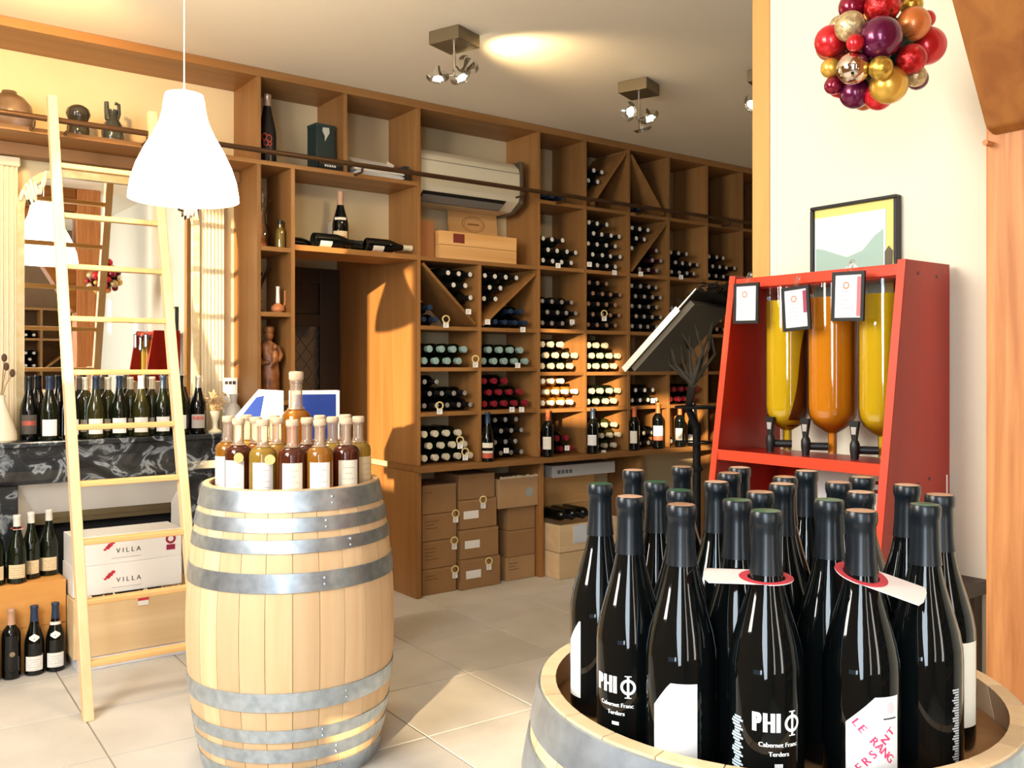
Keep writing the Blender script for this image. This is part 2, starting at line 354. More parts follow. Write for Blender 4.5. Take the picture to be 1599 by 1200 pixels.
# dark door with leaded glass at the back of the recess
d = struct(thing('door_1', 'dark door with diamond-leaded glass behind the doorway', 'door', (0, 0, 0)))
bx('door_leaf', DARKD, d, 2.0, 2.72, DYB - .05, DYB - .01, 0, 2.0)
for (a, b, c_, e_) in ((2.0, 2.07, 0, 2.0), (2.58, 2.72, 0, 2.0), (2.07, 2.58, 1.90, 2.0), (2.07, 2.58, 1.62, 1.70), (2.07, 2.58, 0, .9)): bx('door_rail', DARKD, d, a, b, DYB - .075, DYB - .05, c_, e_, bevel=.004)
bx('door_pane', mat('dark_pane', (.02, .025, .022), .12), d, 2.07, 2.58, DYB - .054, DYB - .0505, .9, 1.62)
LEAD = mat('lead_came', (.10, .10, .10), .4, .7)
for k in range(-5, 5):
    for s in (1, -1):
        x0 = 2.325 + k * .085; pts = [(x0 + (s * .28 * q), DYB - .057, 1.26 + .36 * (2 * q_ - 1) ) for q, q_ in ((-1, 0), (1, 1))]
        (xa, _, za), (xb, _, zb) = pts; sl = (zb - za) / (xb - xa)
        lo, hi = max(min(xa, xb), 2.072), min(max(xa, xb), 2.578)
        if hi - lo > .03: MB().tube([(lo, DYB - .057, za + (lo - xa) * sl), (hi, DYB - .057, za + (hi - xa) * sl)], .003, 4).build('lead_came', LEAD, d)

# ================================================================ fireplace, mirror, pilasters
MARBLE = noisy('black_marble', [(.36, (.012, .014, .017)), (.52, (.03, .036, .045)), (.58, (.30, .34, .38)), (.62, (.03, .035, .045)), (.72, (.01, .012, .015)), (.80, (.42, .46, .50))], 7, .16, 8, coords='World', distort=1.6)
SPLAY = mat('white_fire_surround', (.74, .71, .66), .6); FIREBLACK = mat('soot', (.012, .012, .012), .9)
fp = thing('fireplace', 'black veined marble fireplace with pale splayed surround', 'fireplace')
bx('mantel_shelf', MARBLE, fp, .36, 1.745, 4.655, WB - .003, .982, 1.008, bevel=.006)
MB().prism([(4.675, .81), (4.665, .83), (4.69, .87), (4.70, .93), (4.675, .981), (WB - .01, .981), (WB - .01, .81)], 'x', .42, 1.70).build('marble_frieze', MARBLE, fp, .003)
for x0, x1 in ((.42, .69), (1.46, 1.70)): bx('marble_jamb', MARBLE, fp, x0, x1, 4.69, WB - .01, 0, .809, bevel=.004)
ox0, ox1 = .776, 1.405
MB().add([(.69, 4.72, .809), (1.46, 4.72, .809), (ox1, 4.80, .655), (ox0, 4.80, .655), (.69, 4.72, 0), (ox0, 4.80, 0), (1.46, 4.72, 0), (ox1, 4.80, 0)], [(0, 1, 2, 3), (4, 0, 3, 5), (1, 6, 7, 2)]).build('splayed_surround', SPLAY, fp)
bx('firebox', FIREBLACK, fp, .70, 1.45, 4.86, WB - .006, 0, .80)  # flat near-black slab filling the opening
MB().box(ox0, ox1, 4.805, 4.815, .625, .655).box(ox0, ox1, 4.812, 4.822, .60, .625).build('fire_lintel', mat('brass_dark', (.20, .16, .09), .4, .7), fp)
def pilaster(x0, x1, label):
    p = thing('fluted_pilaster', label, 'pilaster')
    n = 7; poly = []; wv = (x1 - x0) / n; y = WB - .045
    for i in range(n):
        a = x0 + i * wv; poly += [(a + .001, y), (a + wv * .22, y), (a + wv * .38, y + .010), (a + wv * .62, y + .010), (a + wv * .78, y)]
    poly += [(x1, y), (x1, WB - .003), (x0, WB - .003)]
    MB().prism(poly, 'z', 1.010, 2.30).build('fluted_shaft', CREAM, p)
    bx('capital', CREAM, p, x0 - .01, x1 + .01, WB - .06, WB - .003, 2.30, 2.345, bevel=.006)
pilaster(.56, .712, 'fluted cream pilaster behind the dried plant in the cream vase'); pilaster(1.565, 1.70, 'fluted cream pilaster behind the grey vase on the mantel')
tag(bx('lintel_board', wood('brown_lintel', (.36, .19, .08), (.27, .13, .05), 'x', 12, .5, .1), None, -.3, 1.766, WB - .10, WB - .003, 2.348, 2.404), 'brown wooden board over the mirror, under the long shelf', 'board')
# mirror with an arched pale frame, tipped a little forward
mi = thing('wall_mirror', 'large arched mirror in a pale gilt frame over the mantel', 'mirror', (1.135, WB - .018, 1.009)); mi.rotation_euler.x = math.radians(.35)
mw, mh = .40, 1.30; rc = .17
def outline(w_, h_, r_):
    pts = [(-w_, 0), (w_, 0)]
    for k in range(7): a = k / 6 * PI / 2; pts.append((w_ - r_ + r_ * math.cos(a), h_ - r_ + r_ * math.sin(a)))
    for k in range(7): a = PI / 2 + k / 6 * PI / 2; pts.append((-w_ + r_ + r_ * math.cos(a), h_ - r_ + r_ * math.sin(a)))
    return pts
MB().prism(outline(mw, mh - .03, rc), 'y', -.018, -.010).build('mirror_pane', MIRROR, mi)
fo, fi = outline(mw + .028, mh, rc + .028), outline(mw - .004, mh - .034, rc)
GILT = noisy('pale_gilt', [(.3, (.80, .70, .48)), (.7, (.66, .50, .24))], 22, .4, metal=.25)
n = len(fo); mb = MB(); vs = [(p[0], -.012, p[1]) for p in fo] + [(p[0], -.040, p[1]) for p in fo] + [(p[0], -.036, p[1]) for p in fi] + [(p[0], -.012, p[1]) for p in fi]
mb.add(vs, [(a * n + i, a * n + (i + 1) % n, (a + 1) * n + (i + 1) % n, (a + 1) * n + i) for a in range(3) for i in range(n)]); mb.build('mirror_frame', GILT, mi)
for s in (-1, 1):
    mb = MB()
    for k in range(5): mb.tube([(s * (mw + .015 - .03 * q - .02 * k), -.045, mh - .17 + .03 * k + .05 * math.sin(q * 3 + k)) for q in [j / 6 for j in range(7)]], [.006 + .006 * math.sin(j / 6 * PI) for j in range(7)], 6)
    mb.build('carved_corner', mat('white_gesso', (.86, .80, .66), .5), mi)

# ================================================================ ladder
ld = thing('library_ladder', 'tall pale wooden ladder leaning on the bronze rail', 'ladder', (1.005, 3.758, 0))
LS = (4.445 - 3.758) / 2.455
for s in (-1, 1):
    x = s * .215; a0 = -.024; a1 = .024
    MB().add([(x + sx * .019, LS * z + sy * .026 + (.0), z) for z in (0, 2.56) for sx in (-1, 1) for sy in (-1, 1)], [(0, 1, 3, 2), (4, 6, 7, 5), (0, 4, 5, 1), (2, 3, 7, 6), (0, 2, 6, 4), (1, 5, 7, 3)]).build('side_rail', LADDER, ld, .004)
for k in range(10):
    z = .197 + .2265 * k; y = LS * z
    mb = MB().box(-.205, .205, y - .022, y + .022, z - .011, z + .011); mb.build('rung', RUNG, ld, .004)
for s in (-1, 1): MB().tube([(s * .215, LS * 2.50 + .01, 2.53), (s * .215, LS * 2.50 + .052, 2.50), (s * .215, LS * 2.5 + .052, 2.47)], .007, 6).build('ladder_hook', RAIL, ld)

# ================================================================ pendant lamp
L = Vector((1.06, 3.456, 0)); pl = thing('pendant_lamp', 'large white bell-shaped pendant lamp hanging on a cord', 'lamp', (L.x, L.y, 1.977))
prof = [(.1975, 0), (.196, .02), (.188, .07), (.170, .125), (.142, .185), (.108, .245), (.088, .29), (.078, .33), (.073, .37), (.068, .392)]
MB().lathe(prof + [(.060, .394), (.060, .388), (.065, .37), (.07, .33), (.08, .29), (.10, .245), (.134, .185), (.162, .125), (.18, .07), (.189, .02), (.1975, 0)], 48).build('lamp_shade', LAMPW, pl)
MB().tube([(0, 0, .36), (0, 0, CZ - 1.977 - .04)], .0028, 6).build('cord', WHITE, pl)
MB().lathe([(0, .30), (.02, .30), (.026, .35), (.02, .40), (.006, .415), (0, .415)], 16).build('lamp_holder', WHITE, pl)
MB().lathe([(0, -.045), (.03, -.045), (.045, 0), (0, 0)], 20, 0, 0, CZ - 1.977).build('ceiling_rose', WHITE, pl)
MB().sphere((0, 0, .24), .04, 0, 16, 10).build('light_bulb', BULB, pl)
lamp('pendant_bulb_light', 'POINT', (L.x, L.y, 2.14), None, 14, (1, .78, .48), shadow_soft_size=.06)

# ceiling spotlights
BRZ = mat('bronze_box', (.20, .155, .09), .4, .6)
def head(mb_parent, loc, aim):
    q = Vector(aim).to_track_quat('Z', 'Y').to_matrix().to_4x4(); M = Matrix.Translation(loc) @ q
    sh_ = MB().lathe([(0, -.045), (.014, -.045), (.016, -.02), (.030, .012), (.031, .02), (.027, .02), (.014, -.01), (0, -.012)], 16).xf(M).build('spot_head', CHROME, mb_parent)
    MB().lathe([(0, .015), (.022, .016), (0, .017)], 14).xf(M).build('spot_lamp', BULB, sh_)
    MB().lathe([(.034, .022), (.052, .006), (.053, .008), (.035, .025), (.034, .022)], 16).xf(M).build('glass_shade', GLASSC, sh_)
def spot_fixture(px, py, label, heads, rz=.35):
    p = atz(px, py, CZ); s_ = thing('ceiling_spotlight', label, 'light', (p.x, p.y, CZ), rz, 'ceiling spotlights')
    bx('ceiling_box', BRZ, s_, -.085, .085, -.085, .085, -.062, -.001, bevel=.003)
    MB().tube([(0, 0, -.062), (0, 0, -.20)], .008, 8).build('stem', STEEL, s_)
    for i, (a, dz, aim) in enumerate(heads):
        e_ = Vector((math.cos(a) * .085, math.sin(a) * .085, -.20 + dz)); MB().tube([(0, 0, -.195), e_], .005, 6).build('arm', STEEL, s_); head(s_, e_, aim)
    return p
p1 = spot_fixture(710, 52, 'bronze ceiling spotlight with chrome heads near the pendant lamp', [(-.2, .07, (.6, -.1, .75)), (PI * .85, -.01, (-.2, -.2, -.9)), (-2.2, -.02, (0, -.6, -.8))])
p2 = spot_fixture(998, 130, 'bronze ceiling spotlight with chrome heads above the braced rack cells', [(.2, -.02, (.3, -.1, -.9)), (PI * .9, .03, (-.3, -.7, -.2)), (-2.0, 0, (-.2, -.5, -.8))])
p3 = spot_fixture(1200, 112, 'ceiling spotlight half hidden by the trim of the white wall', [(2.4, .03, (-.6, .2, -.5))])
WARM = (1, .72, .38)
lamp('spot_up', 'SPOT', (p1.x + .14, p1.y - .02, CZ - .22), (.75, -.05, .55), 22, WARM, spot_size=1.5, spot_blend=.9, shadow_soft_size=.04)
lamp('spot_down_a', 'SPOT', (p1.x - .02, p1.y + .02, CZ - .30), (-.1, .5, -.8), 22, WARM, spot_size=2.4, spot_blend=1, shadow_soft_size=.04)
lamp('spot_down_b', 'SPOT', (p2.x, p2.y, CZ - .30), (.1, .4, -.8), 16, WARM, spot_size=2.4, spot_blend=1, shadow_soft_size=.04)
p4 = Vector((.55, 3.5, CZ)); s4 = thing('ceiling_spotlight', 'ceiling spotlight aimed at the jugs on the long shelf', 'light', p4, .2, 'ceiling spotlights')
bx('ceiling_box', BRZ, s4, -.085, .085, -.085, .085, -.062, -.001, bevel=.003); MB().tube([(0, 0, -.062), (0, 0, -.16)], .008, 8).build('stem', STEEL, s4); head(s4, Vector((.03, .06, -.18)), (.3, .9, -.1))
lamp('spot_jugs', 'SPOT', (p4.x + .04, p4.y + .12, CZ - .19), (.28, 1, -.10), 70, (1, .60, .20), spot_size=1.5, spot_blend=1, shadow_soft_size=.04)

# ================================================================ barrels
BH = .955
def bR(z): return .3566 - .0566 * ((z - BH / 2) / (BH / 2)) ** 2
HOOPS = [(.893, .952), (.822, .868), (.757, .80), (.635, .697)]; HOOPS += [(BH - b, BH - a) for a, b in HOOPS]
def barrel(loc, label, nst=26, rot=0, RH=BH, rs=1):
    t = thing('wine_barrel', label, 'barrel', loc, rot, 'oak barrels used as display stands')
    zs = [RH * k / 14 for k in range(15)]; a = 2 * PI / nst; mesh = None
    for k in range(nst):
        if mesh is None:
            mb = MB(); sub = 3; ga = .0018; vs = []
            for z in zs:
                R = bR(z)
                for q in range(sub + 1): an = ga / R / 2 + (a - ga / R) * q / sub; vs.append((R * math.cos(an), R * math.sin(an), z))
                for q in range(sub + 1): an = a - ga / R / 2 - (a - ga / R) * q / sub; vs.append(((R - .020) * math.cos(an), (R - .020) * math.sin(an), z))
            m_ = 2 * (sub + 1); fs = [(i * m_ + q, i * m_ + (q + 1) % m_, (i + 1) * m_ + (q + 1) % m_, (i + 1) * m_ + q) for i in range(14) for q in range(m_)]
            fs += [tuple(range(m_))[::-1], tuple(range(14 * m_, 15 * m_))]; st = mb.add(vs, fs, 0, True).build('stave', OAK, t); mesh = st
        else: st = mesh.copy(); col.link(st); st.parent = t
        st.rotation_euler.z = a * k
    for z0, z1 in HOOPS:
        if z1 > .94: z0, z1 = .885, RH - .003
        h = MB().lathe([(bR(z0) + .0005, z0), (bR(z0) + .0035, z0 + .001), (bR((z0 + z1) / 2) + .0038, (z0 + z1) / 2), (bR(z1) + .0035, z1 - .001), (bR(z1) + .0005, z1)], 64).build('hoop', HOOP, t)
        an = rot * -1 - PI / 2 - .15 + random.random() * .5; zc = (z0 + z1) / 2
        for dz in (-.010, .010): MB().sphere(((bR(zc) + .004) * math.cos(an), (bR(zc) + .004) * math.sin(an), zc + dz), .005, 0, 8, 5).build('rivet', HOOP, h)
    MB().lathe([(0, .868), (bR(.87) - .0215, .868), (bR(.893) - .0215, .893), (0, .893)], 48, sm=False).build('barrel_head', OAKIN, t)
    return t
B1 = att(457, 768, 3.215); B2 = Vector((.990, .757, 0))
barrel((B1.x, B1.y, 0), 'pale oak barrel with grey hoops carrying small spirit bottles', rot=.2)
barrel((B2.x, B2.y, 0), 'oak barrel with grey hoops packed with black-capsuled wine bottles', rot=.5, RH=.937).scale = (.985, .985, 1)

# ================================================================ wine bottles
BURG = [(0, .006), (.022, .003), (.034, 0), (.039, .004), (.040, .012), (.040, .128), (.0393, .142), (.036, .160), (.031, .178), (.0255, .196), (.0205, .214), (.0168, .232), (.0148, .250), (.0142, .268), (.0140, .286), (.0155, .288), (.0155, .298), (.012, .300), (0, .300)]
BORD = [(0, .006), (.022, .003), (.033, 0), (.0365, .004), (.0375, .012), (.0375, .185), (.0365, .197), (.032, .209), (.024, .220), (.0175, .229), (.0148, .240), (.0142, .27), (.0140, .286), (.0155, .288), (.0155, .298), (.012, .300), (0, .300)]
CHAM = [(0, .006), (.025, .003), (.038, 0), (.043, .004), (.044, .012), (.044, .125), (.043, .145), (.039, .170), (.033, .195), (.026, .222), (.0205, .25), (.0175, .275), (.0165, .29), (.018, .295), (.018, .305), (.012, .315), (0, .315)]
def interp(prof, z):
    for (r0, z0), (r1, z1) in zip(prof[3:], prof[4:]):
        if z0 <= z <= z1 and z1 > z0: return r0 + (r1 - r0) * (z - z0) / (z1 - z0)
    return prof[-2][0]
def capsule_mb(prof, z0, fat=0, seg=20, ring=True):
    top = prof[-1][1]; zs = [z0 + (top - .016 - z0) * k / 5 for k in range(6)]
    p = [(interp(prof, z) + .0008 + fat, z) for z in zs]; r = p[-1][0]
    p += [(r + .0012, top - .0135), (r + .0018, top - .010), (r + .0018, top - .002), (r + .0004, top + .0006), (0, top + .0008)]
    return MB().lathe(p, seg)
def bottle(name, prof, glass, cap, z0=.235, label=None, cat='bottle', group=None, seg=28, fat=0, s=1):
    b = MB().lathe(prof, seg).build(name, glass); tag(b, label, cat, group)
    if cap: capsule_mb(prof, z0, fat, seg).build('capsule', cap, b)
    if s != 1: b.scale = (s, s, s)
    return b
def lab(b, prof, m, z0, z1, half, name='label', ang=0, ink=None):
    R = interp(prof, (z0 + z1) / 2) + .0004; o = MB().patch(R, ang - half, ang + half, (z0, z1), 10).build(name, m, b)
    if ink:                                              # short printed lines
        mb = MB(); zz = z1 - (z1 - z0) * .22
        for wd in (.55, .35, .7, .6, .45):
            if zz < z0 + .006: break
            mb.patch(R + .0003, ang - half * wd, ang + half * wd, (zz - .0016, zz), 4); zz -= (z1 - z0) * .17
        mb.build('printed_lines', ink, o)
    return o

# ---- bottles standing in the near barrel
ZB = .894; tops = [(938, 755), (985, 775), (1065, 787), (982, 733), (1027, 752), (1062, 728), (1062, 765), (1117, 752), (1140, 738), (1155, 730), (1150, 780), (1187, 768), (1197, 797), (1222, 755), (1230, 745), (1260, 735), (1295, 780), (1308, 752), (1345, 797), (1345, 768), (1345, 745), (1417, 757), (1445, 787), (1468, 772)]
pos = [Vector(atz(x, y, ZB + .301).xy) for x, y in tops]
c2 = Vector((B2.x, B2.y)); base = [p.copy() for p in pos]
for it in range(200):
    for i in range(len(pos)):
        for j in range(i):
            d_ = pos[i] - pos[j]; L_ = d_.length
            if L_ < .0812: k = (.0812 - L_) / 2 / max(L_, 1e-4); pos[i] += d_ * k; pos[j] -= d_ * k
    for i, p in enumerate(pos):
        pos[i] += (base[i] - p) * .02
        r_ = pos[i] - c2
        if r_.length > .2345: pos[i] = c2 + r_ * (.2345 / r_.length)
GRP = 'wine bottles packed in the near barrel'
PLAIN = 'plain black-capsuled wine bottle packed among others in the near barrel'
DARKLAB = mat('black_label', (.012, .012, .013), .55); WINK = mat('white_ink', (.86, .86, .84), .6)
def phi_label(b, R, ang):
    mb = MB(); z = .084
    for ch, an in (('P', -.58), ('H', -.26), ('I', -.02)): text_wrap(mb, ch, .029, R, z, ang + an, 0, .0015, sx=.56)
    for k in range(20):                                  # the round letter with a bar through it
        a, a2 = 2 * PI * k / 20, 2 * PI * (k + 1) / 20; q = []
        for (rr, an) in ((.0092, a), (.0092, a2), (.0060, a2), (.0060, a)): x, y = rr * math.cos(an), rr * math.sin(an); th_ = ang + .37 + x / R; q.append((R * math.sin(th_), -R * math.cos(th_), z + y))
        mb.add(q, [(0, 1, 2, 3)])
    mb.patch(R, ang + .37 - .0014 / R, ang + .37 + .0014 / R, (z - .0125, z + .0125), 1)
    for dz in (-.0125, .0125): mb.patch(R, ang + .37 - .004 / R, ang + .37 + .004 / R, (z + dz - .0006, z + dz + .0006), 1)
    text_wrap(mb, 'Cabernet Franc', .0068, R, .062, ang, 0, .0003); text_wrap(mb, 'Terders', .0068, R, .0525, ang, 0, .0003)
    mb.patch(R, ang - .12, ang + .10, (.0385, .0425), 2)
    mb.build('white_lettering', WINK, b)
def neck_tag(b, prof, z, rz, tilt, L_=.066, W_=.026):
    R = interp(prof, z) + .0025; n = 32; h = .0005
    def edge(a):                                         # card outline: rounded behind the neck, long in front
        c, s_ = math.cos(a), math.sin(a); r = R + .0085
        if s_ < -.05: r = min((L_) / max(-s_, 1e-4), W_ / max(abs(c), 1e-4)); r = max(r, R + .004)
        return (r * c, r * s_)
    out = [edge(2 * PI * k / n) for k in range(n)]; hole = [(R * math.cos(2 * PI * k / n), R * math.sin(2 * PI * k / n)) for k in range(n)]
    mid = [(q[0] + (p[0] - q[0]) * .45 if math.sin(2 * PI * k / n) < -.05 else p[0], q[1] + (p[1] - q[1]) * .16 if math.sin(2 * PI * k / n) < -.05 else p[1]) for k, (p, q) in enumerate(zip(out, hole))]
    mid = [(hole[k][0] * 1.45, hole[k][1] * 1.45) if math.sin(2 * PI * k / n) < -.05 else out[k] for k in range(n)]
    mb = MB()
    for k in range(n):
        j = (k + 1) % n
        mb.add([(*hole[k], h), (*hole[j], h), (*mid[j], h), (*mid[k], h)], [(0, 3, 2, 1)], 0); mb.add([(*mid[k], h), (*mid[j], h), (*out[j], h), (*out[k], h)], [(0, 3, 2, 1)], 1)
        mb.add([(*hole[k], -h), (*hole[j], -h), (*out[j], -h), (*out[k], -h)], [(0, 1, 2, 3)], 0); mb.add([(*out[k], -h), (*out[j], -h), (*out[j], h), (*out[k], h)], [(0, 1, 2, 3)], 1)
    o = mb.build('neck_tag', [mat('tag_red', (.62, .05, .07), .6), mat('tag_pink', (.88, .74, .70), .6)], b); o.location.z = z; o.rotation_euler = (tilt[0], tilt[1], rz); return o
capcols = {12: CAPG, 2: CAPP, 18: CAPP}
for i, p in enumerate(pos):
    b = bottle('wine_bottle', BURG, GLASSK, CAPK, .233, PLAIN, 'bottle', GRP, 40, .0006); b.location = (p.x, p.y, ZB); b.rotation_euler.z = face_cam(p.x, p.y)
    top = [CAPG, CAPB, CAPP, CAPB, CAPG, CAPP][i % 6]
    if i in capcols: top = capcols[i]
    MB().lathe([(0, .3012), (.0125, .3012), (.0150, .3006)], 24).build('capsule_top', top, b)
    b['label'] = {CAPG: 'plain wine bottle with a green-topped black capsule packed in the near barrel', CAPB: 'plain wine bottle with a tan-topped black capsule packed in the near barrel', CAPP: 'plain wine bottle with a copper-topped black capsule packed in the near barrel'}[top]
    R = .0404
    if i == 1: phi_label(b, R + .0002, -.42); b['label'] = 'wine bottle lettered PHI standing beside the blank white-labelled bottle in the near barrel'; del b['group']
    if i == 12:
        phi_label(b, R + .0002, .33); neck_tag(b, BURG, .228, -1.45, (.0, .07)); b['label'] = 'wine bottle lettered PHI wearing a flat pink neck tag in the near barrel'; del b['group']
        mb = MB()
        for k in range(26):
            zz = .006 + k * .0031; mb.patch(R + .0003, -.98 + .07 * math.sin(k * 1.3), -.68 + .06 * math.sin(k * 2.1 + 1), (zz, zz + .0022), 2)
        mb.build('speckled_edge', mat('pale_blue_ink', (.55, .72, .82), .6), b)
    def house(ang, z0, z1, half, cut):
        mb = MB(); n = 12; vs = []
        for k in range(n + 1):
            a = ang - half + 2 * half * k / n; zt = z1 - max(0, (1 - k / n / cut)) * (z1 - z0) * .30; vs += [((R + .0004) * math.sin(a), -(R + .0004) * math.cos(a), z) for z in (z0, zt)]
        return mb.add(vs, [(2 * k, 2 * k + 2, 2 * k + 3, 2 * k + 1) for k in range(n)], 0, True).build('label', WHITE, b)
    if i == 2: house(-.18, .018, .110, .62, .40); b['label'] = 'wine bottle with a blank white cut-corner label in the near barrel'; del b['group']
    if i == 0: house(-.98, .024, .124, .30, .9); b['label'] = 'wine bottle showing a narrow white label edge at the barrel rim'; del b['group']
    if i == 18:
        lb = house(.34, .016, .112, .72, .50); mb = MB(); R2 = R + .0008
        for k, ch in enumerate('VERSANT'):
            if ch != 'A': text_wrap(mb, ch, .0125, R2, .060 + .0075 * (k - 4), .46 + .0068 / R2 * (k - 4), 0, .0004, rot=.80)
        for k, ch in enumerate('LE RANG'):
            if ch != ' ': text_wrap(mb, ch, .0125, R2, .060 - .0062 * (k - 4), .46 + .0060 / R2 * (k - 4), 0, .0004, rot=-.80)
        mb.build('pink_lettering', PINKINK, lb)
        mb = MB()
        for rr in (.0045, .003, .0015):
            for k in range(14):
                q = [(.34 + .44 + r_ * math.cos(a_) / R2, .100 + r_ * 1.25 * math.sin(a_)) for r_, a_ in ((rr, k * .449), (rr, k * .449 + .449), (rr - .0005, k * .449 + .449), (rr - .0005, k * .449))]
                mb.add([(R2 * math.sin(a_), -R2 * math.cos(a_), z_) for a_, z_ in q], [(0, 1, 2, 3)])
        mb.build('pink_emblem', mat('faded_pink_ink', (.72, .42, .46), .7), lb)
        mb = MB().patch(R2, .34 + .22, .34 + .62, (.0885, .090), 4); mb.build('small_print', INK, lb)
        neck_tag(b, BURG, .231, 1.40, (.27, -.14)); b['label'] = 'wine bottle labelled LE RANG VERSANT wearing a tilted pink neck tag'; del b['group']
    if i == 22:
        mb = MB()
        for k in range(30):
            zz = .02 + k * .0028; mb.patch(R + .0003, .78 + .05 * math.sin(k * 1.7), .98, (zz, zz + .0019), 2)
        mb.build('speckled_edge', mat('pale_grey_ink', (.5, .5, .5), .6), b); b['label'] = 'wine bottle with a speckled grey label edge beside the pine post'; del b['group']
    if i == 23:
        lab(b, BURG, PAPER, .03, .13, .35, ang=.95); b['label'] = 'wine bottle with a cream label edge nearest the pine post in the barrel'; del b['group']

# ---- small spirit bottles on the far barrel
FLASK = [(0, .005), (.02, .002), (.040, 0), (.0435, .004), (.044, .012), (.044, .165), (.042, .178), (.034, .188), (.022, .194), (.0165, .200), (.0155, .21), (.0155, .262), (.0185, .263), (.0185, .272), (0, .272)]
SG = dict(a=clear('amber_flask', (.80, .42, .10), .1, (.62, .26, .03), .45), b=clear('brown_flask', (.25, .07, .03), .1, (.14, .03, .012), .6), g=clear('golden_flask', (.80, .58, .16), .1, (.62, .40, .06), .45))
CORK = noisy('cork', [(.3, (.62, .44, .28)), (.7, (.74, .58, .42))], 60, .8); SEAL = clear('neck_glass', (.95, .84, .72), .2, (.85, .66, .50), .35); GOLDT = mat('gold_seal', (.72, .55, .22), .35, .5)
def flask(px, t_, kind, label=None, lab_m=None, tagk=0, turn=0, s=1, grp='small corked spirit bottles on the far barrel'):
    p = att(px, 600, t_); b = MB().lathe(FLASK[:9] + [(0, .1941)], 28).build('spirit_bottle', SG[kind]); tag(b, label, 'bottle', grp)
    b.location = (p.x, p.y, .894); b.rotation_euler.z = face_cam(p.x, p.y, turn); b.scale = (s, s, s)
    MB().lathe([(.026, .1942), (.0195, .200), (.0178, .21), (.0178, .256), (.0195, .257), (.0195, .262), (.0, .262)], 20).build('glass_neck', SEAL, b)
    MB().lathe([(0, .2625), (.0185, .2625), (.0215, .266), (.0215, .280), (.019, .284), (0, .285)], 18).build('cork_stopper', CORK, b)
    if lab_m: lab(b, FLASK, lab_m, .035, .145, .80, ink=mat('grey_ink', (.45, .36, .30), .7))
    if tagk:
        mb = MB().lathe([(0, 0), (.017, 0), (.017, .0015), (0, .0015)], 20).xf(Matrix.Translation((.022 * tagk, -.050, .155)) @ Matrix.Rotation(PI / 2, 4, 'X')); mb.build('gold_tag', GOLDT, b)
    return b
flask(457, 2.985, 'b', 'dark spirit bottle with the widest cream label at the front of the far barrel', PAPER)
flask(411, 3.005, 'g', 'golden spirit bottle with a white label and round gold tag on the far barrel', WHITE, 1)
flask(500, 3.008, 'a', 'bright amber spirit bottle with a white label on the far barrel', WHITE)
flask(541, 3.085, 'b', 'dark brown spirit bottle with a cream label nearest the doorway on the barrel', PAPER, 0, .2)
flask(373, 3.075, 'b', 'dark spirit bottle with gold tag nearest the ladder on the far barrel', WHITE, 1, -.4)
flask(560, 3.20, 'g', 'golden spirit bottle with an orange-tinted label turned towards the doorway', BUFF, 0, .75)
flask(357, 3.215, 'a', 'amber spirit bottle whose label is turned towards the ladder', WHITE, 0, -.9)
BK = dict(g='golden spirit bottle half hidden in the back rows on the far barrel', b='dark spirit bottle half hidden in the back rows on the far barrel', a='amber spirit bottle half hidden in the back rows on the far barrel')
for px, t_, k in ((434, 3.125, 'g'), (480, 3.115, 'b'), (400, 3.155, 'a'), (520, 3.175, 'g'), (385, 3.30, 'g'), (428, 3.255, 'a'), (540, 3.32, 'a'), (500, 3.27, 'b')): flask(px, t_, k, BK[k])
p = att(463, 600, 3.385); b = flask(463, 3.385, 'a', 'tall amber spirit bottle standing above the small ones on the far barrel', None, 0, 0, 1.25, 'large spirit bottle'); b.scale.z = 1.55; b; b.data.materials[0] = clear('orange_flask', (.80, .36, .08), .1, (.70, .26, .02), .4); del b['group']

# ================================================================ bottles in the racks
CAPM = {}
def rack_proto(key, glass, cap, prof=BORD, fat=0, z0=.232, side=None):
    b = MB().lathe([(r, z) for r, z in prof if not (0 < r < .03 and z < .01)], 14).build('wine_bottle', glass)
    c = capsule_mb(prof, z0, fat, 12); c.lathe([(.0158, .2994), (.0145, .3014), (0, .3018)], 12, m=1); c.build('capsule', [side or cap, cap], b)
    b.rotation_euler.x = PI / 2; CAPM[key] = b; b['category'] = 'bottle'; b['_used'] = 0; return b
DK = mat('capsule_dark_side', (.012, .011, .013), .35); DKR = mat('capsule_dark_red', (.05, .008, .012), .35)
CAPD = mat('capsule_grey_end', (.34, .35, .36), .4)
rack_proto('white', GLASSG, CAPW, side=DK); rack_proto('teal', GLASSG, CAPT, BORD, .0045, .262); rack_proto('red', GLASSG, CAPR, BORD, .003, .262); rack_proto('cream', GLASSG, CAPC, BORD, .004, .265)
rack_proto('silver', GLASSK, CAPS, side=DK); rack_proto('dark', GLASSK, CAPN); rack_proto('amber', GLASSA, CAPW, BORD, .002, .255); rack_proto('olive', GLASSO, CAPC, BORD, .002, .262); rack_proto('purple', GLASSK, CAPD, side=DKR); rack_proto('tan', GLASSG, CAPP, side=DK)
NB = [0]
def lay(x, z, key, label, group, y=None, roll=None):
    pr = CAPM[key]
    if pr['_used']: o = pr.copy(); col.link(o); c = pr.children[0].copy(); col.link(c); c.parent = o
    else: o = pr; pr['_used'] = 1
    y = (WB - .006 - random.random() * .012) if y is None else y
    o.location = (x, y, z); o.rotation_euler = (PI / 2, random.random() * 6, 0); o.rotation_mode = 'XYZ'
    tag(o, label, 'bottle', group); NB[0] += 1; return o
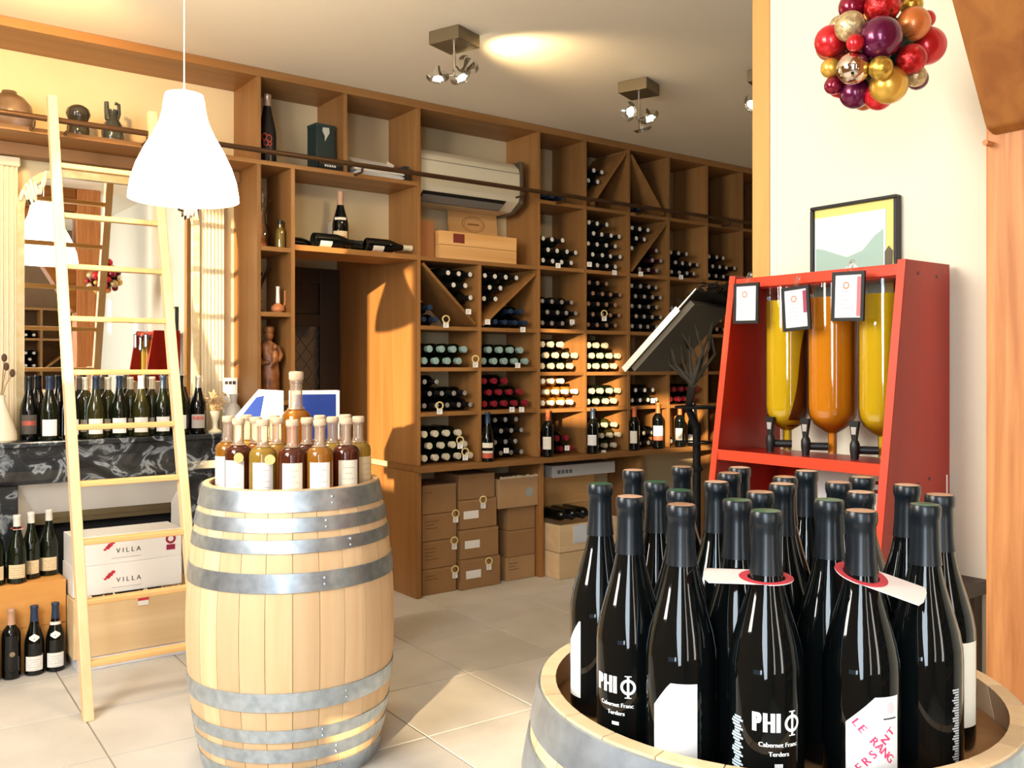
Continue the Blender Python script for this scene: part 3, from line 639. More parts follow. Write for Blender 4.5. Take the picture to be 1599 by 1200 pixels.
def fill(c0, c1, zf, rows, key, label, group, ok=None, skip=0, sp=.0815, x_in=.042):
    x0, x1 = c0 + th / 2 + x_in, c1 - th / 2 - x_in; dz = sp * .868
    for r, nmax in enumerate(rows):
        z = zf + .0385 + r * dz; k = 0; x = x0 + (r % 2) * sp / 2
        while x <= x1 + .002 and k < nmax:
            if ok is None or ok(x, z): lay(x, z, key if isinstance(key, str) else random.choice(key), label, group); k += 1
            x += sp
CN = ['first', 'second', 'third', 'fourth', 'fifth', 'sixth', 'seventh']
KW = dict(white='white-tipped', teal='teal-foiled', red='red-capped', cream='cream-foiled', silver='silver-tipped', dark='dark', amber='amber', olive='olive', purple='grey-tipped', tan='copper-tipped')
def cell(ci, row, zf, rows, key, extra='', **k):
    c0, c1 = XS[3 + ci], XS[4 + ci]; kw = KW[key if isinstance(key, str) else key[0]]
    wh = f'{row} cell of the {CN[ci]} rack column from the doorway' if row != 'worktop' else f'worktop cell of the {CN[ci]} rack column from the doorway'
    fill(c0, c1, zf, rows, key, f'{kw} wine bottle {extra or "lying in the"} {wh}', f'bottles in the {row} cell, {CN[ci]} column' + (' ' + extra if extra else ''), **k)
def over(x0, z0, x1, z1, side):                       # keeps clear of a slanted divider
    d = Vector((x1 - x0, z1 - z0)).normalized(); n = Vector((-d.y, d.x)) * side
    return lambda x, z: (Vector((x - x0, z - z0)).dot(n)) > .0485
A1 = (2.744, 1.976, 3.176, 1.595); B1_ = (3.176, 1.595, 3.636, 1.976)
cell(0, 'top', 1.595, [4, 4, 4, 4, 4], 'white', 'above slant,', ok=over(*A1, 1)); cell(0, 'top', 1.595, [2, 1], 'dark', 'below slant,', ok=over(*A1, -1))
cell(1, 'top', 1.595, [4, 4, 4, 4, 4], 'white', 'above slant,', ok=over(*B1_, 1)); cell(1, 'top', 1.595, [4, 3], 'dark', 'below slant,', ok=over(*B1_, -1))
cell(0, 'second', 1.35, [4, 4], 'teal'); cell(1, 'second', 1.35, [5, 4], 'teal')
cell(0, 'third', 1.085, [5, 4, 2], 'silver'); cell(1, 'third', 1.085, [5, 4, 3], 'red')
cell(0, 'worktop', .775, [5, 4, 4], 'cream'); cell(1, 'worktop', .775, [5, 4, 4, 3], 'silver', x_in=.085, sp=.080)
cell(2, 'top', 2.43, [3], 'dark'); cell(2, 'second', 2.005, [4, 4, 3], 'white'); cell(2, 'third', 1.60, [4, 4, 4], 'silver'); cell(2, 'fourth', 1.32, [4, 4, 3], 'cream'); cell(2, 'fifth', 1.08, [4, 4, 3], 'amber'); cell(2, 'worktop', .775, [4, 3], 'red')  # fourth cell: pale cream foils added to brighten the sun patch
D1 = (4.034 + .06, 2.43, 4.436, 2.86); E1_ = (4.436, 2.86, 4.832 - .04, 2.43); E2_ = (4.436, 2.005, 4.832, 2.406)
cell(3, 'top', 2.43, [1, 2, 2, 3], 'white', ok=over(*D1, 1)); cell(3, 'second', 2.005, [4, 4, 4, 4, 3], 'white'); cell(3, 'third', 1.60, [4, 4, 4, 4, 3], 'tan'); cell(3, 'fourth', 1.32, [4, 4, 3], 'cream'); cell(3, 'fifth', 1.08, [4, 4], 'cream'); cell(3, 'worktop', .775, [4, 4, 4], 'olive')  # cream foils in fourth and fifth cells stand in for sun glints
cell(4, 'top', 2.43, [2], 'dark', ok=over(*E1_, -1)); cell(4, 'second', 2.005, [4, 4, 4, 4, 4], 'white', 'above slant,', ok=over(*E2_, 1)); cell(4, 'second', 2.005, [3, 2, 2], 'purple', 'below slant,', ok=over(*E2_, -1))
cell(4, 'third', 1.60, [4, 4, 4, 4, 4], 'silver'); cell(4, 'fifth', 1.08, [4, 3], 'white'); cell(4, 'worktop', .775, [4, 4], 'silver')
cell(5, 'second', 2.005, [4, 4, 3], 'silver'); cell(5, 'third', 1.60, [4, 4, 2], 'purple'); cell(5, 'fifth', 1.08, [4, 4], 'red'); cell(5, 'worktop', .775, [2], 'silver')
cell(6, 'second', 2.005, [4, 4, 3], 'silver'); cell(6, 'third', 1.60, [3, 2], 'tan')
print('rack bottles', NB[0])
for pr in list(CAPM.values()):
    if not pr['_used']:
        for ch in list(pr.children): bpy.data.objects.remove(ch)
        bpy.data.objects.remove(pr)
for o in list(col):
    if '_used' in o: del o['_used']

# ---- bottles standing on the worktop
def stand(px, py_base, prof, glass, cap, label, z=.7755, y=4.538, labels=(), turn=0, s=1, fat=0, z0=.232, grp=None, name='wine_bottle'):
    p = aty(px, py_base, y); b = bottle(name, prof, glass, cap, z0, label, 'bottle', grp, 24, fat, s); b.location = (p.x, y, z); b.rotation_euler.z = face_cam(p.x, y, turn)
    for l in labels: lab(b, prof, *l)
    return b
REDL = mat('red_label', (.55, .10, .06), .6); GREYL = mat('grey_label', (.45, .42, .40), .6)
stand(762, 715, BURG, GLASSK, CAPN, 'dark standing bottle with red and cream label among silver-tipped lying bottles', labels=[(PAPER, .085, .115, .9), (REDL, .022, .05, .9), (PAPER, .052, .066, .9)])
G = 'bottles standing on the worktop'
for px, l_, la in ((856, 'standing bottle with orange capsule beside the red-capped pile on the worktop', (PAPER, .05, .13, .8)), (926, 'standing bottle with dark capsule and white label before the olive bottles', (WHITE, .055, .125, .9)), (991, 'slim standing bottle with orange capsule under the lectern tray', (PAPER, .05, .135, .7)), (1062, 'standing bottle with orange capsule beside the lectern trunk', (PAPER, .05, .135, .7))):
    stand(px, 710, BORD, GLASSK, CAPN if px == 926 else CAPO, l_, labels=[la + ('label', -.2, mat('grey_ink2', (.35, .33, .30), .7))], grp=G)
stand(1028, 706, BORD, GLASSK, CAPO, 'standing bottle with a red-footed white label between two slim bottles', labels=[(WHITE, .085, .15, .9), (REDL, .055, .085, .9)], s=1.08, grp=G)
stand(1083, 700, CHAM, GLASSK, CAPK, 'stout dark bottle with a grey label behind the lectern trunk', labels=[(GREYL, .02, .085, 1)], grp=G)

# ---- price tags hung on bottle necks and cartons
LOOP = mat('tag_loop', (.80, .66, .30), .6)
def price_tag(px, py, y, where, loop=True, w_=.034, h_=.032):
    p = aty(px, py, y); t = thing('price_tag', where, 'tag', p, face_cam(p.x, p.y) * .4, 'price tags')
    bx('tag_card', WHITE, t, -w_ / 2, w_ / 2, -.0008, .0008, -h_ / 2, h_ / 2)
    if loop:
        mb = MB(); R_ = .021
        mb.tube([(R_ * math.cos(a), 0, h_ / 2 + R_ * .9 + R_ * math.sin(a)) for a in [-PI / 2 + .25 + (2 * PI - .5) * k / 16 for k in range(17)]], .0042, 6); mb.build('tag_loop', LOOP, t)
    mb = MB()
    for k in range(3): mb.box(-w_ * .32, w_ * (.3 - .1 * k), -.0012, -.0009, h_ * (.22 - .24 * k), h_ * (.28 - .24 * k))
    mb.build('tag_print', INK, t)
for px, py, wh, lp in ((697, 508, 'on a bottle below the slanted board beside the doorway', 1), (732, 487, 'pinned on the slanted board beside the doorway', 0), (762, 503, 'by the foot of the second slanted board', 0), (817, 515, 'on the shelf edge below the second slanted board', 0), (743, 570, 'on a teal-foiled bottle beside the doorway column', 1), (809, 571, 'on the shelf edge under small teal capsules', 0),
        (687, 643, 'on a silver-tipped bottle in the sloping pile', 1), (800, 640, 'under the red-capped bottles, doorway side', 0), (815, 640, 'under the red-capped bottles, far side', 0), (719, 697, 'looped on a cream-foiled bottle at the worktop', 1), (727, 715, 'hanging low among cream-foiled bottles at the worktop', 1), (791, 704, 'among silver-tipped bottles on the worktop', 0),
        (872, 415, 'under white-tipped bottles next to the air conditioner column', 0), (921, 413, 'under the tallest white-tipped pile, near side', 0), (960, 426, 'under the tallest white-tipped pile, far side', 0), (1001, 428, 'under the braced grey-tipped bottles', 0), (1064, 433, 'under silver-tipped bottles of the sixth column', 0), (894, 503, 'under the third cell of the third column', 0), (944, 498, 'looped among copper-tipped bottles', 1), (1020, 626, 'under the white-tipped bottles below the lectern tray', 0), (886, 700, 'among the red-capped bottles on the worktop', 0), (943, 707, 'under the olive bottles on the worktop', 0)):
    price_tag(px, py, 4.545, 'small white price tag ' + wh, lp)

# ================================================================ things in the upper shelves
# wall air conditioner
ac = thing('air_conditioner', 'ivory wall air conditioner in the wide upper shelf bay', 'air conditioner', (2.775, 4.60, 0))
MB().prism([(.28, 2.655), (.06, 2.655), (.012, 2.615), (0, 2.58), (.0, 2.43), (.012, 2.40), (.10, 2.345), (.28, 2.345)], 'x', .005, .745).build('ac_body', ACW, ac, .012)
bx('ac_panel_line', mat('ac_line', (.30, .26, .18), .6), ac, .01, .74, -.002, .001, 2.578, 2.583)
MB().prism([(.012, 2.398), (.095, 2.346), (.105, 2.352), (.022, 2.404)], 'x', .03, .64).build('ac_air_slot', BLACK, ac)
MB().prism([(.030, 2.378), (.075, 2.345), (.078, 2.349), (.033, 2.382)], 'x', .04, .63).build('ac_vane', mat('grey_vane', (.20, .19, .17), .5), ac)
MB().prism([(.0, 2.66), (.02, 2.665), (.27, 2.665), (.27, 2.335), (.1, 2.335), (.0, 2.39)], 'x', .746, .772).build('ac_end_cap', mat('dark_end', (.10, .07, .04), .5), ac, .006)
# pine crates on the shelf below it
def crate(name, label, x0, x1, y0, y1, z0, z1, m, boards=2, open_top=False, grp=None, t_=.012, rz=0):
    cx, cy = (x0 + x1) / 2, (y0 + y1) / 2; a, b = (x1 - x0) / 2, (y1 - y0) / 2; h = z1 - z0
    t = thing(name, label, 'crate', (cx, cy, z0), rz, grp)
    for k in range(boards):
        za, zb = h * k / boards + .001, h * (k + 1) / boards - .001
        for s in (-1, 1):
            bx('side_board', m, t, -a, a, s * b - (t_ if s > 0 else 0), s * b + (t_ if s < 0 else 0), za, zb, bevel=.0015)
            bx('end_board', m, t, s * a - (t_ if s > 0 else 0), s * a + (t_ if s < 0 else 0), -b + t_, b - t_, za, zb, bevel=.0015)
    bx('bottom_board', m, t, -a + t_, a - t_, -b + t_, b - t_, .001, .010)
    if not open_top: bx('lid', m, t, -a + t_ + .001, a - t_ - .001, -b + t_ + .001, b - t_ - .001, h - .010, h + .001)
    return t
cr = crate('pine_crate', 'honey pine wine crate lying closed under the air conditioner', 2.90, 3.475, 4.585, 4.80, 2.001, 2.168, PINE, 2)
bx('red_sticker', mat('dark_red_sticker', (.20, .03, .02), .6), cr, -.19, -.11, -.110, -.1076, .10, .155)
t = thing('crate_lid', 'loose pine crate lid with a branded oval standing behind the crate', 'lid', (3.32, 4.815, 2.002)); t.rotation_euler.x = math.radians(-6)
bx('lid_board', PINE, t, -.19, .19, 0, .014, 0, .345, bevel=.002)
mb = MB(); R_ = .085
for k in range(28):
    a, a2 = 2 * PI * k / 28, 2 * PI * (k + 1) / 28
    for ra, rb in ((1, .93), (.80, .76)): mb.add([(R_ * 1.05 * r * math.cos(q), -.0008, .27 + R_ * .62 * r * math.sin(q)) for r, q in ((ra, a), (ra, a2), (rb, a2), (rb, a))], [(0, 1, 2, 3)])
mb.box(-.045, .045, -.0012, -.0004, .264, .276); mb.build('branded_oval', mat('burnt_brand', (.34, .15, .05), .7), t)
tag(bx('wooden_box', wood('brown_box', (.42, .17, .06), (.34, .13, .045), 'z', 14, .5, .1), None, 2.775, 2.885, 4.62, 4.82, 2.001, 2.225, bevel=.003), 'narrow reddish-brown wooden box beside the pine crate', 'box')
# champagne, tin, small box, papers on the long shelf
b = bottle('champagne_bottle', CHAM, GLASSM, None, .2, 'tall matt black magnum with a red emblem on the long shelf', 'bottle', None, 28); b.location = (1.872, 4.68, 2.431); b.scale = (1.1, 1.1, 1.2); b.rotation_euler.z = face_cam(1.87, 4.68)
capsule_mb(CHAM, .262, .001, 24).build('silver_foil', noisy('crinkled_foil', [(.3, (.62, .48, .40)), (.7, (.76, .62, .52))], 60, .3, metal=.6), b)
mb = MB(); [mb.add([(.0447 * math.sin(q), -.0447 * math.cos(q), zz) for q, zz in ((-.02 + (ox + r_ * math.cos(a_)) / .0447, .108 + oz + r_ * 1.2 * math.sin(a_)) for r_, a_ in ((rr, k * .524), (rr, k * .524 + .524), (rr - .004, k * .524 + .524), (rr - .004, k * .524)))], [(0, 1, 2, 3)]) for ox, oz, rr in ((-.012, .012, .014), (.010, .004, .015), (-.004, -.014, .013), (.014, -.018, .010)) for k in range(12)]; mb.build('red_emblem', mat('red_foil', (.52, .06, .035), .4), b)
t = thing('gift_tin', 'dark green gift tin with a pale crest on the long shelf', 'tin', (2.175, 4.66, 2.431), .1)
bx('tin_body', mat('dark_green_tin', (.012, .028, .030), .35), t, -.06, .06, -.05, .05, 0, .245, bevel=.006); bx('tin_lid', mat('tin_lid_green', (.02, .04, .04), .3), t, -.061, .061, -.051, .051, .238, .256, bevel=.004)
MB().prism([(-.02, .235), (.02, .238), (.022, .21), (.004, .18), (-.006, .16), (-.008, .19), (-.022, .215)], 'y', -.0515, -.0503).build('pale_crest', mat('crest_silver', (.5, .52, .46), .5), t)
t = thing('black_carton', 'small black carton with white lettering in front of the gift tin', 'box', (2.20, 4.575, 2.431))
bx('carton_body', BLACK, t, -.08, .10, -.012, .02, 0, .036, bevel=.001); mb = MB(); [mb.box(-.05 + .014 * q, -.04 + .014 * q, -.0128, -.0122, .012, .024) for q in range(5)]; mb.build('white_lettering', WINK, t)
t = thing('paper_stack', 'stack of white leaflets and envelopes in the niche beside the air conditioner', 'papers', (2.50, 4.66, 2.431), .05)
for k in range(7): o = bx('leaflet', WHITE, t, -.165 + .008 * (k % 3), .145 + .01 * (k % 2), -.085, .09, .009 * k, .009 * k + .008); o.rotation_euler.z = .04 * ((k * 37) % 5 - 2)
o = bx('envelope', WHITE, t, -.13, .12, -.03, .03, .0, .10); o.location = (0, -.02, .066); o.rotation_euler.x = -1.0; o.rotation_euler.z = .05; o.scale.y = .08
o = bx('folded_sheet', PAPER, t, 0, .05, -.001, .001, 0, .07); o.location = (.10, .05, .065); o.rotation_euler.y = .35
t = tag(bx('dark_folder', mat('charcoal', (.03, .03, .035), .5), None, 2.668, 2.70, 4.60, 4.80, 2.431, 2.52), 'dark folder standing at the end of the paper stack', 'folder')
# jugs over the fireplace
def jug(name, prof, m, label, x, y, rz=0, handle=None, spout=None, s=1):
    t = thing(name, label, 'jug', (x, y, 2.431), rz, None); MB().lathe(prof, 28).build('jug_body', m, t)
    if handle: MB().tube(handle, .009, 8).build('handle', m, t)
    if spout: MB().tube(spout, [.016, .013, .011], 8).build('spout', m, t)
    t.scale = (s, s, s); return t
DKC = noisy('dark_glaze', [(.3, (.025, .022, .018)), (.7, (.06, .055, .04))], 12, .12, coat=.4); GRC = noisy('green_grey_glaze', [(.3, (.02, .025, .022)), (.7, (.07, .075, .07))], 10, .14, coat=.4)
STC = noisy('brown_stoneware', [(.3, (.10, .06, .03)), (.55, (.20, .13, .08)), (.7, (.24, .21, .27))], 8, .3)
jug('stoneware_jug', [(0, 0), (.075, 0), (.09, .02), (.10, .07), (.09, .12), (.06, .155), (.035, .165), (.03, .18), (.026, .18), (.026, .165), (0, .16)], STC, 'brown and lilac stoneware jug beside the ladder top', .655, 4.70, 0, [(-.08, 0, .09), (-.11, 0, .12), (-.09, 0, .16), (-.04, 0, .165)])
jug('lidded_pot', [(0, 0), (.04, 0), (.05, .02), (.052, .06), (.04, .085), (.046, .10), (.056, .125), (.05, .15), (.03, .166), (.012, .172), (0, .173)], DKC, 'squat dark glazed pot with a double-bulge shape by the ladder', .945, 4.70, 0, None, None, .98)
jug('two_spout_jug', [(0, 0), (.044, 0), (.050, .02), (.052, .06), (.044, .095), (.026, .125), (.02, .15), (.022, .17), (.018, .17), (.016, .15), (0, .14)], GRC, 'dark green jug with two upright spouts on the long shelf', 1.10, 4.70, .1, [(.02, 0, .12), (.03, 0, .155), (.028, 0, .20), (.010, 0, .205)], [(-.022, 0, .12), (-.028, 0, .16), (-.03, 0, .205)])
jug('clay_bowl', [(0, 0), (.03, 0), (.045, .02), (.05, .045), (.045, .06), (.042, .06), (.045, .04), (0, .02)], noisy('tan_clay', [(.3, (.5, .33, .16)), (.7, (.58, .4, .22))], 10, .7), 'small tan clay bowl next to the two-spout jug', 1.235, 4.70)
# bottles on the shelf over the doorway
b = stand(532, 372, BURG, GLASSK, CAPB, 'upright burgundy bottle with orange and cream label on the doorway shelf', z=2.006, y=4.718, labels=[(PAPER, .15, .168, .9, 'neck_label')] and [(BUFF, .022, .10, 1.0)], s=1.14)
MB().patch(.0408, -.7, .7, (.055, .075), 8).build('orange_band', mat('orange_band', (.62, .2, .04), .6), b)
lab(b, BURG, PAPER, .155, .168, .8, 'shoulder_label').scale = (1.08, 1.08, 1)
tag(bx('white_carton', PAPER, None, 2.315, 2.375, 4.80, 4.875, 2.006, 2.19, bevel=.001), 'plain cream carton behind the upright bottle on the doorway shelf', 'box')
WG = 'bottles lying on the shelf over the doorway'
def lie(x, y, rz, glass, cap, label, prof=CHAM, s=1, zz=2.006, fat=.002, lb=None):
    b = bottle('wine_bottle', prof, glass, cap, .235, label, 'bottle', WG, 20, fat, s); R = (.044 if prof is CHAM else .040 if prof is BURG else .0375) * s
    b.location = (x, y, zz + R); b.rotation_euler = (PI / 2, 0, rz)
    if lb: lab(b, prof, lb, .03, .10, 1.4)
    return b
lie(1.987, 4.835, PI * .5, GLASSK, CAPC, 'dark lying bottle with cream foil at the niche end of the doorway shelf', BURG)
lie(2.10, 4.607, PI * .5, GLASSK, CAPK, 'dark lying bottle with white label in front of the upright burgundy bottle', BURG, lb=PAPER)
lie(2.425, 4.83, PI * .5, GLASSG, CAPC, 'dark lying bottle with pale foil towards the rack end of the doorway shelf', BURG)
lie(2.424, 4.612, PI * .5, GLASSK, CAPC, 'lying bottle with a yellow-green foil touching the front edge of the doorway shelf', BURG, lb=PAPER)
# niche beside the fireplace: carafes, candle holder, figure
t = thing('glass_carafe', 'clear glass carafe with fluted rim in the niche', 'carafe', (1.868, 4.74, 1.984)); MB().lathe([(0, .002), (.035, 0), (.042, .02), (.044, .06), (.035, .11), (.02, .15), (.018, .19), (.03, .23), (.04, .30), (.038, .30), (.028, .23), (.016, .19), (.018, .15), (.033, .11), (.042, .06), (.04, .02), (0, .006)], 24).build('carafe_body', SHELFG, t)
for k in range(3): MB().sphere((.03 * math.cos(k * 2.1), .03 * math.sin(k * 2.1), .27 + .02 * k), .016, 0, 10, 6).build('glass_bead', SHELFG, t)
t = thing('copper_still', 'tiny copper still with a tall spire in the niche', 'ornament', (1.826, 4.65, 1.984)); MB().lathe([(0, 0), (.028, 0), (.03, .02), (.018, .035), (.022, .05), (.010, .065), (.008, .11), (.012, .118), (.004, .13), (.003, .19), (0, .20)], 18).build('still_body', mat('copper', (.62, .22, .10), .3, .6), t)
t = thing('olive_flask', 'small olive glass flask with black stopper in the niche', 'bottle', (1.925, 4.63, 1.984)); MB().lathe([(0, 0), (.024, 0), (.026, .01), (.026, .09), (.02, .105), (.010, .112), (.010, .13), (0, .13)], 18).build('flask_body', clear('olive_flask_glass', (.55, .42, .12), .2, (.4, .28, .05), .5), t); MB().lathe([(0, .131), (.013, .131), (.014, .15), (0, .155)], 14).build('stopper', BLACK, t)
t = thing('clay_pot', 'orange clay pot with a long white neck in the niche', 'pot', (1.915, 4.64, 1.642)); MB().lathe([(0, 0), (.025, 0), (.036, .012), (.036, .03), (.02, .045), (.012, .05), (0, .05)], 20).build('pot_body', mat('terracotta', (.60, .22, .08), .6), t); MB().lathe([(0, .0505), (.011, .0505), (.009, .13), (.011, .14), (0, .14)], 14).build('pot_neck', WHITE, t); MB().tube([(.03, 0, .03), (.042, 0, .06), (.04, 0, .12)], .005, 6).build('pot_spout', mat('terracotta', (.6, .22, .08), .6), t)
t = thing('iron_candlestick', 'black iron candlestick with knobs beside the clay pot', 'candlestick', (1.822, 4.66, 1.642)); MB().lathe([(0, 0), (.028, 0), (.028, .006), (.008, .014), (.006, .05), (.013, .058), (.006, .068), (.006, .12), (.014, .13), (.006, .14), (.007, .19), (.016, .20), (.016, .212), (0, .212)], 16).build('stick', IRON, t)
t = tag(MB().tube([(1.80, 4.80, 1.652), (1.935, 4.80, 1.90)], .010, 8).build('walking_stick', mat('dark_stick', (.05, .025, .015), .5)), 'dark stick leaning across the niche behind the candlestick', 'stick')
# carved figure: a robed, crowned woman holding a child
CARV = noisy('carved_walnut', [(.3, (.10, .035, .012)), (.55, (.30, .11, .035)), (.75, (.46, .20, .07))], 14, .35, 6, bump=.3)
fg = thing('carved_figure', 'brown carved wooden figure of a robed woman holding a child', 'statue', (1.873, 4.66, 1.176), -.35)
mb = MB(); rings = [(.052, .038, 0, 0), (.056, .042, 0, .015), (.050, .040, .002, .08), (.050, .038, .004, .14), (.047, .036, .004, .19), (.038, .03, .002, .235), (.044, .03, -.002, .262), (.046, .028, -.003, .285), (.036, .024, -.002, .302), (.016, .015, 0, .312), (.014, .014, 0, .320)]
seg = 32; vs = []
for a, b_r, ox, z in rings:
    for k in range(seg):
        an = 2 * PI * k / seg; f = 1 + (.09 * math.sin(7 * an + z * 26) if z < .23 else .03 * math.sin(5 * an)); vs.append((ox + a * f * math.cos(an), b_r * f * math.sin(an), z))
fs = [(i * seg + k, i * seg + (k + 1) % seg, (i + 1) * seg + (k + 1) % seg, (i + 1) * seg + k) for i in range(len(rings) - 1) for k in range(seg)] + [tuple(range(seg))[::-1], tuple(range((len(rings) - 1) * seg, len(rings) * seg))]
mb.add(vs, fs, 0, True)
mb.sphere((0, -.004, .345), .024, 0, 18, 12, 1.28)                                     # head
mb.sphere((0, -.028, .343), .005, 0, 8, 6); mb.sphere((-.009, -.024, .350), .0035, 0, 6, 5); mb.sphere((.009, -.024, .350), .0035, 0, 6, 5); mb.tube([(-.006, -.027, .333), (.006, -.027, .333)], .002, 5)
mb.tube([(-.044, -.002, .282), (-.058, -.018, .225), (-.035, -.040, .195), (.002, -.046, .200)], [.017, .017, .014, .010], 10)
mb.tube([(.044, -.002, .282), (.060, -.020, .235), (.048, -.042, .215), (.02, -.05, .222)], [.017, .017, .014, .010], 10)
mb.build('robed_body', CARV, fg)
MB().lathe([(.026, .360), (.030, .372), (.028, .386), (.018, .394), (0, .396)], 18, 0, -.002, 0).build('crown', CARV, fg)
ch = MB().tube([(.030, -.045, .205), (.030, -.052, .235), (.030, -.050, .262)], [.017, .018, .012], 10); ch.sphere((.030, -.050, .282), .0145, 0, 12, 8, 1.15); ch.tube([(.022, -.06, .25), (.005, -.064, .255), (-.006, -.055, .262)], .005, 6); ch.tube([(.028, -.055, .21), (.012, -.066, .19), (.008, -.062, .17)], .007, 6)
ch.build('held_child', CARV, fg)
bx('plinth', mat('dark_plinth', (.03, .018, .012), .5), fg, -.055, .055, -.044, .04, -.0005, .012)

# ================================================================ on the mantel
MZ = 1.0085
def mstand(px, y, glass, cap, label, labels, prof=BURG, s=1, turn=0, grp='bottles standing on the mantel'): return stand(px, 680, prof, glass, cap, label, MZ, y, labels, turn, s, 0, .236, grp)
mstand(46, 4.775, GLASSK, CAPK, 'dark bottle with red and green label and white neck collar on the mantel', [(mat('dark_label', (.08, .07, .06), .6), .03, .12, .9), (REDL, .07, .092, .8, 'red_band')])
mstand(78, 4.715, GLASSG, CAPN, 'dark bottle with square white label beside the ladder on the mantel', [(WHITE, .022, .098, .85, 'label', 0)])
MG = {GLASSG: 'dark green white-labelled bottle in the front row on the mantel', GLASSO: 'olive white-labelled bottle in the front row on the mantel'}
for px, g_ in ((112, GLASSG), (150, GLASSO), (187, GLASSG), (221, GLASSO), (255, GLASSG)): mstand(px, 4.715, g_, CAPW if px in (221,) else CAPN, MG[g_], [(WHITE, .022, .095, .85)])
MG2 = 'olive bottle in the back row on the mantel against the mirror'
for px in (134, 169, 204, 238, 270): mstand(px, 4.797, GLASSO, CAPC, MG2, [(PAPER, .03, .09, .8)], BORD, .98)
mstand(282, 4.72, GLASSG, CAPK, 'dark bottle half hidden behind the ladder rail on the mantel', [(WHITE, .03, .10, .8)])
mstand(310, 4.735, GLASSK, CAPS, 'dark bottle with grey and red label nearest the flower vase', [(GREYL, .03, .10, .9), (REDL, .072, .09, .7, 'red_band')])
t = thing('cream_vase', 'tall cream teardrop vase with dried seed heads on the mantel', 'vase', (.625, 4.715, MZ))
MB().lathe([(0, 0), (.058, 0), (.066, .01), (.064, .04), (.05, .09), (.032, .14), (.018, .18), (.013, .20), (.018, .215), (.015, .215), (.010, .20), (0, .18)], 24).build('vase_body', mat('cream_ceramic', (.82, .74, .58), .4), t)
for k, (dx, dz) in enumerate(((.012, .17), (-.03, .12), (.045, .10), (.02, .13))):
    st = MB().tube([(0, 0, .19), (dx * .4, 0, .21 + dz * .5), (dx, 0, .21 + dz)], .0018, 5).build('dried_stem', mat('dry_stem', (.30, .20, .10), .8), t)
    MB().sphere((dx, 0, .215 + dz), .012, 0, 10, 7, 1.6).build('seed_head', mat('seed_brown', (.10, .05, .03), .7), st)
t = thing('flower_vase', 'slim pale pedestal vase holding a dried bouquet on the mantel', 'vase', (1.606, 4.72, MZ)); MB().lathe([(0, 0), (.034, 0), (.036, .008), (.014, .022), (.012, .05), (.02, .08), (.026, .115), (.024, .115), (.016, .08), (0, .06)], 20).build('vase_body', mat('pale_glass_vase', (.80, .74, .55), .2), t)
bq = MB(); rnd = random.Random(3)
for k in range(60):
    a = rnd.random() * 2 * PI; r = .012 + .045 * rnd.random(); zt = .14 + .09 * rnd.random() - r * .4; q = (r * math.cos(a), r * math.sin(a) * .7, zt); bq.tube([(0, 0, .09), (q[0] * .6, q[1] * .6, .09 + (zt - .09) * .6), q], .0011, 4)
    bq.sphere(q, .004 + .004 * rnd.random(), 0, 6, 4)
tag(bq.build('dried_bouquet', mat('dry_flowers', (.58, .40, .22), .8), t), kind='stuff')
t = thing('grey_vase', 'grey urn-shaped vase beside the dried bouquet on the mantel', 'vase', (1.706, 4.72, MZ)); MB().lathe([(0, 0), (.022, 0), (.026, .01), (.042, .06), (.043, .10), (.03, .135), (.017, .15), (.018, .175), (.026, .20), (.022, .20), (.014, .17), (0, .15)], 24).build('vase_body', noisy('grey_ceramic', [(.3, (.40, .38, .35)), (.7, (.58, .55, .50))], 9, .35), t)
t = thing('number_card', 'small white card with a black strip behind the grey vase', 'card', (1.715, 4.80, MZ)); bx('card', WHITE, t, -.038, .038, 0, .003, 0, .285); 
for k in range(3): bx('black_square', INK, t, -.030 + .021 * k, -.013 + .021 * k, -.0008, 0, .250, .268)

# ================================================================ in front of the fireplace
t = crate('orange_crate', 'orange wooden wine crate with bottles on top beside the fireplace', .30, .856, 4.512, 4.684, .001, .392, ORCR, 2)
mb = MB(); text_flat(mb, '17', .03, (.10, -.0750, .30), (1, 0, 0), (0, 0, 1), 0, .001); mb.build('burnt_number', INK, t)
G1 = 'white-capped wine bottle with a buff label on the orange crate'
for px, tg in ((-7, 0), (27, 1), (49, 0), (77, 0)):
    yy = {-7: 4.556, 27: 4.554, 49: 4.614, 77: 4.642}[px]
    b = stand(px, 905, BURG, GLASSG, CAPW, G1, .3935, yy, [(BUFF, .025, .085, .9, 'label', 0, mat('brown_ink', (.4, .26, .12), .7))], 0, 1, 0, .25, 'buff-labelled bottles on the orange crate')
    if tg: neck_tag(b, BURG, .242, .2, (.1, 0), .03, .02); b['label'] = 'white-capped bottle with a pink neck tag on the orange crate'; del b['group']
G2 = 'bottles standing on the floor before the orange crate'
stand(-17, 1050, BORD, GLASSK, CAPK, 'bottle with a yellowish label at the far end of the floor row', .001, 4.466, [(BUFF, .03, .12, .9)], grp=G2)
b = stand(18, 1050, BORD, GLASSK, CAPB, 'brown-black bottle with tan capsule and round seal on the floor', .001, 4.466, [], grp=G2); MB().lathe([(0, 0), (.011, 0), (0, .001)], 14).xf(Matrix.Translation((.004, -.0383, .11)) @ Matrix.Rotation(PI / 2, 4, 'X')).build('wax_seal', mat('seal_bronze', (.25, .2, .12), .5), b)
